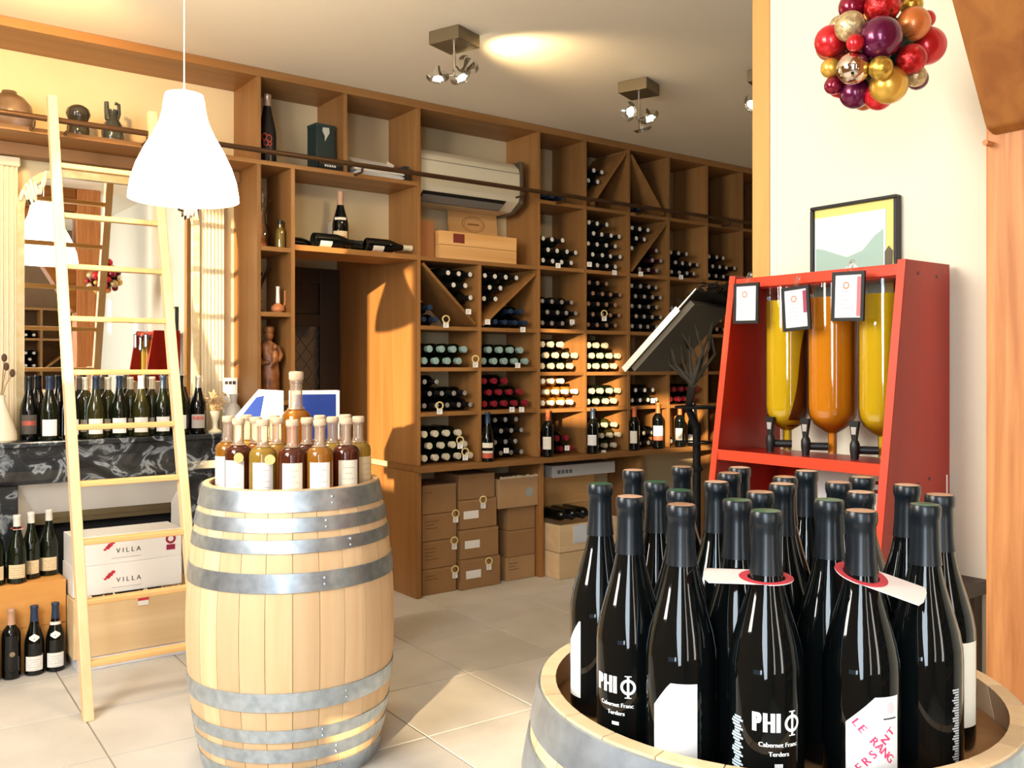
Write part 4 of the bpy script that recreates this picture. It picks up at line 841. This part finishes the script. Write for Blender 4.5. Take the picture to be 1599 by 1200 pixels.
for px, l_ in ((54, 'blue-capped bottle with white diamond and lower labels on the floor'), (87, 'blue-capped bottle with a pink neck band standing on the floor by the ladder')):
    b = stand(px, 1050, BURG, GLASSK, CAPN, l_, .001, 4.468, [(WHITE, .022, .085, .95, 'label', 0, mat('grey_ink', (.45, .36, .30), .7))], grp=G2)
    R_ = .0345; mb = MB(); n = 8; vs = []
    for k in range(n + 1): a = -.6 + 1.2 * k / n; hh = .004 + .013 * (1 - abs(a) / .6); vs += [((interp(BURG, .165 + s_ * hh) + .0006) * math.sin(a), -(interp(BURG, .165 + s_ * hh) + .0006) * math.cos(a), .165 + s_ * hh) for s_ in (-1, 1)]
    mb.add(vs, [(2 * k, 2 * k + 2, 2 * k + 3, 2 * k + 1) for k in range(n)], 0, True).build('shoulder_label', WHITE, b)
    if px == 87: MB().lathe([(interp(BURG, .205) + .0008, .205), (interp(BURG, .218) + .0008, .218)], 20).build('neck_band', mat('tag_pink', (.86, .66, .62), .6), b)
# flat white carton, open crate, two VILLA cartons
tag(bx('flat_carton', mat('lavender_white', (.74, .74, .80), .6), None, .875, 1.52, 4.36, 4.65, .001, .052, bevel=.002), 'flat white carton on the floor under the pale open crate', 'box')
ct = crate('open_crate', 'pale open wooden crate with torn paper under the VILLA cartons', .86, 1.54, 4.375, 4.655, .053, .315, PALE, 1, True, None, .014)
tp = MB(); rnd = random.Random(5)
for k in range(26):
    x = -.32 + .024 * k; tp.add([(x, -.125, .25), (x + .024, -.125, .25), (x + .024 * rnd.random(), -.13 + .01 * rnd.random(), .262 + .02 * rnd.random())], [(0, 1, 2)])
tp.build('torn_paper', PAPER, ct)
tag(MB().box(-.32, .32, -.12, .12, .012, .186).build('wood_wool', PAPER, ct), kind='stuff')
b = lie(1.06, 4.429, PI / 2, GLASSK, CAPR, 'dark bottle lying on packing in the pale open crate', BORD, 1, .2405); del b['group']; b['category'] = 'bottle'
t = thing('price_tag', 'white and red price tag hanging over the open crate edge', 'tag', (1.155, 4.372, .272)); bx('tag_card', WHITE, t, -.024, .024, -.001, .001, -.018, .014); bx('tag_header', REDINK, t, -.024, .024, -.0014, -.0008, .004, .016)
MB().tube([(.022 * math.cos(a), 0, .026 + .018 * math.sin(a)) for a in [-1.2 + 5.5 * k / 14 for k in range(15)]], .003, 6).build('tag_loop', REDINK, t)
for k in range(2):
    z0 = .318 + .1335 * k; y0 = 4.425 + .004 * k; x0, x1 = .868 + .004 * k, 1.345
    t = thing('wine_carton', ['lower white carton printed VILLA on the pale open crate', 'upper white carton printed VILLA with a red round sticker'][k], 'box', (0, 0, z0), 0, 'VILLA cartons')
    bx('carton_body', WHITE, t, x0, x1, y0, 4.65, 0, .1325, bevel=.002)
    mb = MB(); text_flat(mb, 'V I L L A', .030, (1.105, y0 - .0006, .055), (1, 0, 0), (0, 0, 1), 0, .0004); mb.build('black_lettering', mat('slate_ink', (.10, .12, .12), .7), t)
    mb = MB()
    for (dx, dz, r) in ((0, 0, .011), (.010, .010, .012), (.022, .020, .010), (-.012, -.008, .007)): mb.add([(1.015 + dx + r * math.cos(q * .785), y0 - .0006, .075 + dz + r * .8 * math.sin(q * .785)) for q in range(8)], [tuple(range(8))])
    mb.build('red_mark', REDINK, t)
    mb = MB()
    for q in range(3): mb.box(.87, .90 - .006 * q, y0 - .001, y0 - .0003, .085 - .012 * q, .088 - .012 * q)
    mb.box(1.03, 1.16, y0 - .001, y0 - .0003, .022, .0235); mb.build('small_print', mat('grey_print', (.35, .35, .38), .7), t)
    if k:
        mb = MB(); cx, cz, R_ = 1.295, .085, .024
        for q in range(16): a, a2 = q * PI / 8, (q + 1) * PI / 8; mb.add([(cx + r * math.cos(an), y0 - .0008, cz + r * math.sin(an)) for r, an in ((R_, a), (R_, a2), (.013, a2), (.013, a))], [(0, 1, 2, 3)])
        mb.box(cx - .02, cx + .02, y0 - .0014, y0 - .0006, cz - .052, cz - .027); mb.build('red_sticker', mat('wine_red', (.32, .02, .06), .6), t)
t = thing('fire_tool', 'black metal tool leaning beside the fireplace', 'tool', (1.585, 4.46, 0)); MB().tube([(0, .1, .002), (.01, .12, .62), (.03, .12, .66), (.05, .12, .62)], .008, 6).build('shaft', BLACK, t); MB().box(.0, .03, .11, .12, .42, .60).build('grip', BLACK, t)

# ================================================================ cartons under the worktop
def carton(name, label, x0, x1, z0, z1, y0=4.60, y1=4.88, m=CARD, rz=0, grp='cardboard cartons under the worktop', pr=1, sticker=None):
    cx, cy = (x0 + x1) / 2, (y0 + y1) / 2; a, b = (x1 - x0) / 2, (y1 - y0) / 2; t = thing(name, label, 'box', (cx, cy, z0), rz, grp); h = z1 - z0
    bx('carton_body', m, t, -a, a, -b, b, 0, h, bevel=.003)
    bx('flap_seam', CARDL, t, -a + .004, a - .004, -b - .0006, -b + .0005, h * .93, h * .945)
    if pr:
        mb = MB(); rnd_ = random.Random(int(x0 * 100 + z0 * 50))
        for k in range(pr): w_ = .05 + .05 * rnd_.random(); mb.box(-a + .02, -a + .02 + w_, -b - .0009, -b - .0002, h * (.72 - .13 * k), h * (.72 - .13 * k) + .004)
        mb.build('printed_lines', mat('carton_ink', (.13, .07, .035), .8), t)
    if sticker: bx('white_sticker', WHITE, t, *sticker, -b - .0012, -b - .0004, h * .35, h * .62)
    return t
zc = [.001, .155, .32, .48, .655]
for k in range(4): carton('cardboard_carton', f'brown carton, {["lowest", "second", "third", "topmost"][k]} in the stack beside the cabinet side panel', 2.79, 3.03, zc[k], zc[k + 1] - .003, pr=[2, 4, 3, 1][k])
zc = [.001, .185, .365, .545, .70]
for k in range(4): carton('cardboard_carton', f'brown carton, {["lowest", "second", "third", "topmost"][k]} in the middle stack with white stickers', 3.045, 3.31 + .01 * (3 - k), zc[k], zc[k + 1] - .003, 4.592 - .006 * (3 - k), 4.88, pr=0, sticker=(None if k == 3 else (-.11, -.0)))
zc = [.001, .15, .318, .465]
for k in range(3): carton('cardboard_carton', f'brown carton, {["lowest", "middle", "upper"][k]} in the stack under the bulging carton', 3.405 + .008 * k, 3.635, zc[k], zc[k + 1] - .002, 4.60, 4.88, m=[CARDL, CARD, CARD][k], pr=[3, 0, 0][k])
t = carton('open_carton', 'bulging brown carton with ragged top and round grey patch', 3.33, 3.64, .466, .65, 4.575, 4.86, m=CARDL, pr=0)
MB().lathe([(0, 0), (.033, 0), (0, .001)], 8).xf(Matrix.Translation((.085, -.1432, .09)) @ Matrix.Rotation(PI / 2, 4, 'X')).build('grey_patch', mat('tape_grey', (.34, .36, .36), .5), t)
mb = MB(); rnd = random.Random(9)
for k in range(12): x = -.15 + .0255 * k; mb.add([(x, -.142, .184), (x + .026, -.142, .184), (x + .026, -.150 + .012 * rnd.random(), .196 + .010 * rnd.random()), (x, -.150 + .012 * rnd.random(), .194 + .01 * rnd.random())], [(0, 1, 2, 3)])
mb.build('ragged_flap', mat('torn_card', (.62, .50, .34), .9), t)
for px, py, wh in ((712, 812, 'on the third carton beside the side panel'), (710, 854, 'on the second carton beside the side panel'), (711, 899, 'on the lowest carton beside the side panel'), (755, 790, 'on the third carton of the stickered stack'), (764, 886, 'on the lowest carton of the stickered stack')): price_tag(px, py, 4.568, 'yellow-looped white price tag ' + wh, True, .032, .034)
# wooden crates at the other end
cr1 = crate('wine_crate', 'pale pine crate on the floor under the crate with a blue-white card', 3.70, 4.25, 4.43, 4.73, .001, .168, PALE, 1)
cr2 = crate('wine_crate', 'open pine crate with a blue-white card and lying bottles', 3.70, 4.25, 4.43, 4.73, .171, .345, PALE, 1, True)
tag(bx('price_card', mat('blue_white_card', (.66, .72, .80), .6), cr2, -.16, -.05, -.1535, -.1505, .05, .165))
for k in range(3): b = lie(3.80 + .10 * k, 4.735, .03 - .03 * k, GLASSK, CAPK, 'black bottle lying on the open pine crate', BORD, 1, .35); b['group'] = 'black bottles on the open crate'
crate('wine_crate', 'brown pine crate behind the lying bottles under the worktop', 3.80, 4.30, 4.765, 4.885, .001, .62, PINE, 3)
t = carton('printed_carton', 'flat grey-white printed carton on top of the brown crate', 3.80, 4.36, .6215, .70, 4.62, 4.88, m=mat('grey_white_card', (.55, .53, .50), .7), pr=0); mb = MB(); [mb.box(-.24 + .034 * q, -.215 + .034 * q, -.1312, -.1302, .024, .048) for q in range(4)]; mb.build('printed_word', mat('slate_print', (.12, .14, .16), .7), t)

# ================================================================ red spirit dispenser
dz0 = .80; ty = (1.242, 1.805); xt, xb, xk = 2.177, 2.05, 2.394
tb = thing('side_table', 'small dark wooden table carrying the red dispenser', 'table', (2.20, 1.50, 0))
bx('table_top', DARKD, tb, -.20, .21, -.36, .36, .765, .798, bevel=.004)
for sx in (-.17, .18):
    for sy in (-.32, .32): bx('leg', DARKD, tb, sx - .02, sx + .02, sy - .02, sy + .02, 0, .765)
dp = thing('spirit_dispenser', 'red lacquered rack with three upturned glass spirit tubes', 'dispenser', (0, 0, 0))
for k, (ya, yb) in enumerate(((1.242, 1.264), (1.783, 1.805))):
    o = MB().prism([(xb, dz0), (xk, dz0), (xk, 1.625), (xt, 1.625)], 'y', ya, yb).build('side_panel', REDP, dp, .002)
    MB().add([(xb - .0012, ya, dz0), (xb - .0012, yb, dz0), (xt - .0012, yb, 1.625), (xt - .0012, ya, 1.625)], [(0, 3, 2, 1)]).build('front_edge', REDE, dp)
    if k == 0:
        for (x_, z_) in ((2.235, 1.592), (2.325, 1.588), (2.235, 1.05), (2.29, 1.06)): MB().lathe([(0, 0), (.005, 0), (0, .0006)], 10).xf(Matrix.Translation((x_, ya - .0005, z_)) @ Matrix.Rotation(PI / 2, 4, 'X')).build('screw_hole', BLACK, o)
MB().box(xt, xt + .016, 1.264, 1.783, 1.585, 1.615).build('top_rail', REDE, dp, .002)
MB().box(xt + .12, xk, 1.264, 1.783, 1.59, 1.61).build('back_rail', REDP, dp, .002)
MB().box(2.10, 2.30, 1.264, 1.783, 1.083, 1.103).build('tap_shelf', REDP, dp, .002); MB().box(2.096, 2.100, 1.264, 1.783, 1.078, 1.108).build('tap_shelf_edge', REDE, dp)
MB().box(xk - .012, xk, 1.66, 1.783, dz0, 1.08).build('back_board', REDP, dp, .002)
for k, (yc, liq) in enumerate(((1.655, LIQY), (1.505, LIQA), (1.352, LIQY))):
    cx = 2.255; R_ = .066 if k == 1 else .062
    tu = MB().lathe([(.012, 1.106), (.012, 1.165), (.03, 1.175), (.05, 1.19), (R_ - .002, 1.215), (R_, 1.24), (R_, 1.60)], 36, cx, yc).build('glass_tube', GLASSC, dp)
    MB().lathe([(0, 1.107), (.010, 1.107), (.010, 1.166), (.03, 1.178), (.048, 1.193), (R_ - .005, 1.217), (R_ - .0025, 1.24), (R_ - .0025, 1.545), (0, 1.545)], 36, cx, yc).build('spirit_fill', liq, tu)
    if k == 0:                                           # brown spirit swirling up one side of the first tube
        mb = MB(); nz_, na = 14, 14; vs = []
        for i in range(nz_ + 1):
            z = 1.178 + .29 * i / nz_; rr = interp([(0, 0)] * 3 + [(.03, 1.170), (.03, 1.178), (.048, 1.193), (R_ - .005, 1.217), (R_ - .0025, 1.24), (R_ - .0025, 1.70), (0, 2)], z) + .0012; f = i / nz_
            a_ = -2.55 + 1.15 * f ** 1.4 + .18 * math.sin(f * 5)
            for q in range(na + 1): an = a_ + (.7 - a_) * q / na; vs.append((cx + rr * math.cos(an), yc + rr * math.sin(an), z))
        mb.add(vs, [(i * (na + 1) + q, i * (na + 1) + q + 1, (i + 1) * (na + 1) + q + 1, (i + 1) * (na + 1) + q) for i in range(nz_) for q in range(na)], 0, True).build('brown_swirl', LIQB, tu)
    tap = thing('tap', None, None, (2.205, yc + .045 - .03 * (k == 0), 1.128)); tap.parent = dp
    MB().tube([(.03, -.045, .0), (.0, -.0, .0)], .011, 10).build('tap_barrel', BLACK, tap)
    MB().lathe([(0, -.045), (.008, -.045), (.011, -.015), (.013, 0), (.013, .016), (.009, .026), (0, .028)], 14, -.01, 0, 0).build('tap_spout', BLACK, tap)
    MB().prism([(-.006, .026), (.006, .026), (.013, .070), (.015, .078), (-.015, .078), (-.013, .070)], 'x', -.016, -.006).build('tap_lever', BLACK, tap)
    MB().prism([(-.006, .042), (.006, .042), (.008, .062), (-.008, .062)], 'x', -.0168, -.0162).build('lever_mark', CAPS, tap)
for k, (px, py, w_, h_, tilt, lbl) in enumerate(((1166, 474, .090, .118, .02, 'framed price card of the tube nearest the lectern'), (1244, 482, .090, .122, -.06, 'framed price card hanging lowest, with a plum band'), (1325, 463, .095, .130, .03, 'framed price card with a pink band, hanging highest'))):
    p = atx(px, py, 2.138); t = thing('price_card', 'black-' + lbl, 'card', p, -PI / 2); t.rotation_euler = (0, tilt, -PI / 2)
    mb = MB()
    for d_ in ((-w_ / 2, w_ / 2, -h_ / 2, -h_ / 2 + .009), (-w_ / 2, w_ / 2, h_ / 2 - .009, h_ / 2), (-w_ / 2, -w_ / 2 + .009, -h_ / 2 + .009, h_ / 2 - .009), (w_ / 2 - .009, w_ / 2, -h_ / 2 + .009, h_ / 2 - .009)): mb.box(d_[0], d_[1], -.004, .003, d_[2], d_[3])
    mb.build('card_frame', BLACK, t); bx('card_sheet', WHITE, t, -w_ / 2 + .009, w_ / 2 - .009, -.001, .002, -h_ / 2 + .009, h_ / 2 - .009)
    if k: bx('colour_band', mat(['', 'plum_band', 'pink_band'][k], [(0, 0, 0), (.34, .05, .10), (.66, .18, .20)][k], .6), t, w_ / 2 - .022, w_ / 2 - .010, -.0016, -.0009, -h_ / 2 + .035 * (2 - k) + .012, h_ / 2 - .014)
    mb = MB()
    for q in range(5): mb.box(-.022, .012 - .004 * (q % 3), -.0016, -.0009, .012 - .011 * q, .0135 - .011 * q)
    mb.build('small_print', mat('grey_print', (.35, .35, .38), .7), t)
    mb = MB(); mb.lathe([(.006, 0), (.010, 0), (.006, .0006)], 12).xf(Matrix.Translation((-.006, -.0012, h_ * .22)) @ Matrix.Rotation(PI / 2, 4, 'X')); mb.build('round_logo', mat('orange_logo', (.70, .25, .15), .6), t)
    MB().tube([(0, 0, h_ / 2), (.002, .006, h_ / 2 + .018), (0, .018, h_ / 2 + .03)], .006, 8).build('clip', GLASSC, t)
t = thing('white_notice', 'white sheet with dark red slots behind the dispenser foot', 'notice', (2.375, 1.50, .802), -PI / 2); bx('sheet', WHITE, t, -.15, .26, 0, .004, 0, .262)
for k in range(4):
    for r_ in range(2): bx('red_slot', mat('slot_red', (.20, .02, .03), .6), t, -.03 + .07 * k + .01 * r_, .0 + .07 * k + .01 * r_, -.001, 0, .215 - .025 * r_, .225 - .025 * r_)
# picture on the white wall
pc = thing('framed_picture', 'black-framed picture of pale green hills on the white wall', 'picture', (WR - .022, 1.533, 1.54), -PI / 2)
w_, h_ = .141, .297; pw = .010
mb = MB()
for d_ in ((-w_, w_, 0, pw), (-w_, w_, h_ - pw, h_), (-w_, -w_ + pw, pw, h_ - pw), (w_ - pw, w_, pw, h_ - pw)): mb.box(d_[0], d_[1], -.008, .020, d_[2], d_[3])
mb.build('picture_frame', BLACK, pc, .003)
bx('mount', mat('yellow_mount', (.76, .66, .20), .6), pc, -w_ + pw, w_ - pw, .004, .008, pw, h_ - pw)
bx('print_sky', mat('pale_sky', (.66, .76, .74), .6), pc, -w_ + .011, w_ - .038, .0025, .0038, .011, .262)
MB().prism([(-.125, .02), (.095, .02), (.095, .205), (.07, .19), (.03, .15), (-.02, .135), (-.06, .15), (-.10, .165), (-.125, .17)], 'y', .0015, .0024).build('print_hills', mat('sage_hills', (.36, .52, .45), .6), pc)
MB().prism([(-.06, .02), (.05, .02), (.03, .09), (.0, .12), (-.03, .10)], 'y', .0006, .0014).build('print_river', mat('pale_river', (.60, .72, .70), .6), pc)
MB().prism([(.100, .06), (.120, .055), (.124, .14), (.112, .155), (.100, .14)], 'y', .0015, .0028).build('print_panel', mat('dark_panel', (.12, .10, .06), .6), pc)

# ================================================================ bauble ball
bc_ = att(1375, 75, 2.1); R0 = 185 / 2 / F * 2.1
def bmat(n, c, metal, rough, glit=0):
    m = mat(n, c, rough, metal, coat=.4)
    if glit: m = noisy(n + '_g', [(.35, tuple(x * .55 for x in c)), (.6, c), (.75, tuple(min(1, x * 1.6 + .12) for x in c))], 70, rough, metal=metal, bump=.4)
    return m
BM = dict(red=bmat('bauble_red', (.62, .012, .018), .35, .28), redg=bmat('bauble_red_glitter', (.66, .02, .02), .5, .22, 1), dred=bmat('bauble_wine', (.26, .008, .03), .5, .16), gold=bmat('bauble_gold', (.72, .42, .06), .55, .32), goldg=bmat('bauble_gold_glitter', (.74, .46, .07), .7, .2, 1), copper=bmat('bauble_copper', (.66, .20, .045), .45, .38), champ=bmat('bauble_champagne', (.70, .52, .26), .55, .3, 1), silver=bmat('bauble_mirror', (.80, .66, .54), 1, .08), plum=bmat('bauble_plum', (.14, .008, .05), .45, .22))
bb = thing('bauble_ball', 'hanging ball of red, gold and plum Christmas baubles', 'decoration', bc_)
s_ = 2.1 / F; RT = Vector((.8, -.6, 0)); FW = Vector((.6, .8, 0)); UP = Vector((0, 0, 1))
fir = MB(); rnd = random.Random(11)
for k in range(240):
    v = Vector((rnd.gauss(0, 1), rnd.gauss(0, 1), rnd.gauss(0, 1))).normalized(); p0 = v * R0 * .35; p1 = v * R0 * (.70 + .16 * rnd.random()); sd = v.orthogonal().normalized() * .006
    fir.add([p0 - sd, p0 + sd, p1], [(0, 1, 2)])
fir.sphere((0, 0, 0), R0 * .52, 0, 20, 12)
tag(fir.build('fir_core', mat('dark_fir', (.008, .03, .014), .7), bb), kind='stuff')
z5 = 250 / 1599 / 1; 
BL = [(800, 380, 30, 'plum'), (500, 265, 21.5, 'champ'), (310, 415, 23, 'red'), (550, 430, 12.5, 'red'), (530, 680, 23, 'silver'), (805, 680, 17, 'goldg'), (885, 850, 26.5, 'gold'), (305, 680, 14, 'gold'), (330, 855, 12.5, 'dred'), (550, 930, 22, 'plum'), (785, 960, 20, 'red'), (1110, 590, 21, 'redg'), (1265, 460, 26.5, 'red'), (1130, 240, 23.5, 'copper'), (1265, 190, 12, 'red'), (1155, 760, 15, 'champ'), (820, 60, 25, 'redg'), (520, 70, 19, 'dred'), (1110, 50, 16, 'goldg'), (700, -120, 20, 'gold'), (950, -140, 22, 'red'), (560, -90, 15, 'red')]
frontal = {0, 3, 4, 5, 6, 11, 13, 16, 1}
for i, (zx, zy, r, kind) in enumerate(BL):
    px, py = 1250 + zx * z5, zy * z5; dx, dy = (px - 1375) * s_, (75 - py) * s_; rr = r * s_; q = max(0, (R0 - rr * .75) ** 2 - dx * dx - dy * dy) ** .5
    if i in (6, 11, 5): q += .004
    c = att(px, py, 2.1 - q) - bc_; rr *= 1.10 * (2.1 - q) / 2.1; b = MB().sphere((0, 0, 0), rr, 0, 28, 18).build('bauble', BM[kind], bb, loc=c)
    MB().lathe([(0, rr - .001), (.006, rr - .002), (.006, rr + .007), (0, rr + .008)], 10).xf((-c).normalized().to_track_quat('Z', 'Y').to_matrix().to_4x4()).build('bauble_cap', GOLDT, b)
keys = list(BM)
for i in range(34):                                     # the side turned to the wall
    z = 1 - 2 * (i + .5) / 34; a = i * 2.39996; v = Vector((math.cos(a) * (1 - z * z) ** .5, math.sin(a) * (1 - z * z) ** .5, z))
    if v.dot(FW) < .15: continue
    rr = (15 + (i * 7) % 10) * s_; MB().sphere((0, 0, 0), rr, 0, 18, 12).build('bauble', BM[keys[i % len(keys)]], bb, loc=v * (R0 - rr * .8))
MB().tube([(0, 0, R0 * .6), (0, 0, CZ - bc_.z)], .002, 5).build('hanging_cord', mat('red_cord', (.4, .02, .03), .7), bb)

# ================================================================ iron lectern shaped like a tree
P0 = att(975, 578, 3.6); e1 = Vector((.95, .31, 0)).normalized() * .40; e2 = Vector((.30, -.95, 0)).normalized() * .30 + UP * .30; cen = P0 + e1 * .5 + e2 * .5
lt = thing('iron_lectern', 'black wrought-iron tree lectern with a tilted tray before the racks', 'lectern', (cen.x + .10, cen.y + .02, 0)); O = Vector(lt.location)
nrm = e1.cross(e2).normalized()
def tilt_box(a0, a1, b0, b1, h0, h1): return [P0 - O + e1 * a + e2 * b + nrm * h for h in (h0, h1) for a, b in ((a0, b0), (a1, b0), (a1, b1), (a0, b1))]
HX = [(0, 3, 2, 1), (4, 5, 6, 7), (0, 1, 5, 4), (1, 2, 6, 5), (2, 3, 7, 6), (3, 0, 4, 7)]
MB().add(tilt_box(0, 1, 0, 1, -.005, .005), HX).build('tray', IRON, lt)
MB().add(tilt_box(-.015, .0, 0, .78, -.012, .012), HX).build('tray_lip', mat('worn_steel', (.42, .42, .40), .35, .8), lt)
MB().tube([P0 - O + e2 * .78, P0 - O + e2 * 1.02 + nrm * .0], .004, 6).build('page_holder', mat('worn_steel', (.42, .42, .40), .35, .8), lt)
MB().add(tilt_box(.05, .95, .05, .9, .0055, .03), HX).build('open_book', mat('dark_cover', (.015, .015, .014), .6), lt)
top = att(1082, 600, 3.62) - O
MB().tube([(0.02, 0, .02), (0.02, 0, 1.12)], .017, 10).build('lower_trunk', IRON, lt)
MB().tube([(0.02, 0, 1.10), (-.02, .01, 1.18), top], [.017, .014, .018], 10).build('upper_trunk', IRON, lt)
for k in range(3): a = 2.1 * k; MB().tube([(0.02, 0, .12), (.02 + .12 * math.cos(a), .12 * math.sin(a), .06), (.02 + .24 * math.cos(a), .24 * math.sin(a), .012)], .011, 8).build('foot', IRON, lt)
MB().tube([(.02 + .085 * math.cos(2 * PI * k / 20), .085 * math.sin(2 * PI * k / 20), 1.185) for k in range(21)], .006, 6).build('iron_ring', IRON, lt)
MB().tube([(.02 + .06 * math.cos(2 * PI * k / 20), .06 * math.sin(2 * PI * k / 20), 1.04) for k in range(21)], .004, 6).build('iron_ring', IRON, lt)
MB().lathe([(.02, .92), (.027, .93), (.02, .94)], 12, .02, 0).build('collar', IRON, lt)
rnd = random.Random(4)
for k in range(11):
    e_ = P0 - O + e1 * (.25 + .75 * rnd.random()) + e2 * (.35 + .6 * rnd.random()) - nrm * .02; m_ = top * .5 + e_ * .5 + Vector((.03 * rnd.gauss(0, 1), .03 * rnd.gauss(0, 1), -.02))
    MB().tube([top, m_, e_], [.010, .006, .003], 6).build('branch', IRON, lt)
lv = MB()
for k in range(320):
    c = P0 - O + e1 * (.45 + .65 * rnd.random()) + e2 * (.45 + .62 * rnd.random()) - nrm * (.01 + .05 * rnd.random()); d_ = Vector((rnd.gauss(0, 1), rnd.gauss(0, 1), rnd.gauss(0, 1))).normalized(); sd = d_.orthogonal().normalized() * .008
    lv.add([c, c + d_ * .028 + sd, c + d_ * .06, c + d_ * .028 - sd], [(0, 1, 2, 3)])
tag(lv.build('iron_foliage', IRON, lt), kind='stuff')

# ================================================================ blue and white cartons behind the far barrel
pd = thing('pedestal_table', 'narrow wooden pedestal hidden behind the far barrel', 'table', (1.62, 3.74, 0), .2)
bx('pedestal_top', WX, pd, -.20, .20, -.13, .13, .96, .985, bevel=.002); bx('pedestal_column', WZ, pd, -.13, .13, -.09, .09, .03, .96); bx('pedestal_base', WX, pd, -.17, .17, -.12, .12, 0, .03)
BLUE = mat('cobalt_print', (.01, .04, .26), .45)
t = thing('blue_carton', 'white carton with a cobalt blue front panel behind the far barrel', 'box', (1.70, 3.70, .986), face_cam(1.7, 3.7) + .15)
bx('carton_body', WHITE, t, -.105, .105, -.005, .075, 0, .262, bevel=.002); bx('blue_panel', BLUE, t, -.09, .088, -.0062, -.0052, .03, .246)
t = thing('blue_leaflet_holder', 'tilted white holder with a blue corner beside the blue carton', 'holder', (1.515, 3.79, .986), face_cam(1.5, 3.8) + .1)
MB().prism([(-.13, 0), (.07, 0), (.07, .262), (-.03, .268), (-.13, .15)], 'y', -.004, .05).build('holder_body', WHITE, t, .002)
MB().prism([(-.118, .14), (-.03, .14), (-.012, .242), (-.045, .235)], 'y', -.0052, -.0042).build('blue_corner', BLUE, t)

# ================================================================ rack behind the camera, seen only in the mirror
rr_ = thing('rear_rack', 'wooden bottle rack along the rear wall, seen in the mirror', 'shelving', (0, -2.195, 0))
for x in (1.0, 1.47, 1.94, 2.40): bx('upright', WZ, rr_, x - .011, x + .011, .0, .34, 0, 1.95)
for z in (.35, .8, 1.25, 1.6, 1.95): bx('shelf_board', WX, rr_, 1.011, 2.389, .0, .338, z - .024, z)
MB().prism([(1.97, 1.26), (1.99, 1.25), (2.38, 1.56), (2.36, 1.575)], 'y', .005, .33).build('slanted_divider', WX, rr_)
mb = MB()
for (x0, z0, n, r_) in [(x, z, 5, 3) for x in (1.02, 1.49) for z in (.35, .8, 1.25)] + [(1.96, z, 5, 3) for z in (.35, .8)] + [(1.49, 1.6, 5, 2)]:
    for r in range(r_):
        for k in range(n - r % 2):
            cx, cz = x0 + .045 + .083 * k + (.0415 if r % 2 else 0), z0 + .0385 + .0715 * r
            mb.add([], []); m2 = MB().lathe([(0, 0), (.0375, .004), (.0375, .185), (.024, .220), (.0148, .240)], 10); m2.lathe([(.0148, .240), (.0155, .298), (0, .300)], 10, m=1)
            m2.xf(Matrix.Translation((cx, .02, cz)) @ Matrix.Rotation(-PI / 2, 4, 'X')); o_ = len(mb.v); mb.v += m2.v; mb.f += [tuple(i + o_ for i in f) for f in m2.f]; mb.m += m2.m; mb.sm += m2.sm
o = mb.build('rack_bottles', [GLASSK, CAPS]); o.location = (0, -2.195, 0); tag(o, 'dark bottles lying in the rear rack, seen in the mirror', 'bottles', None, 'stuff')
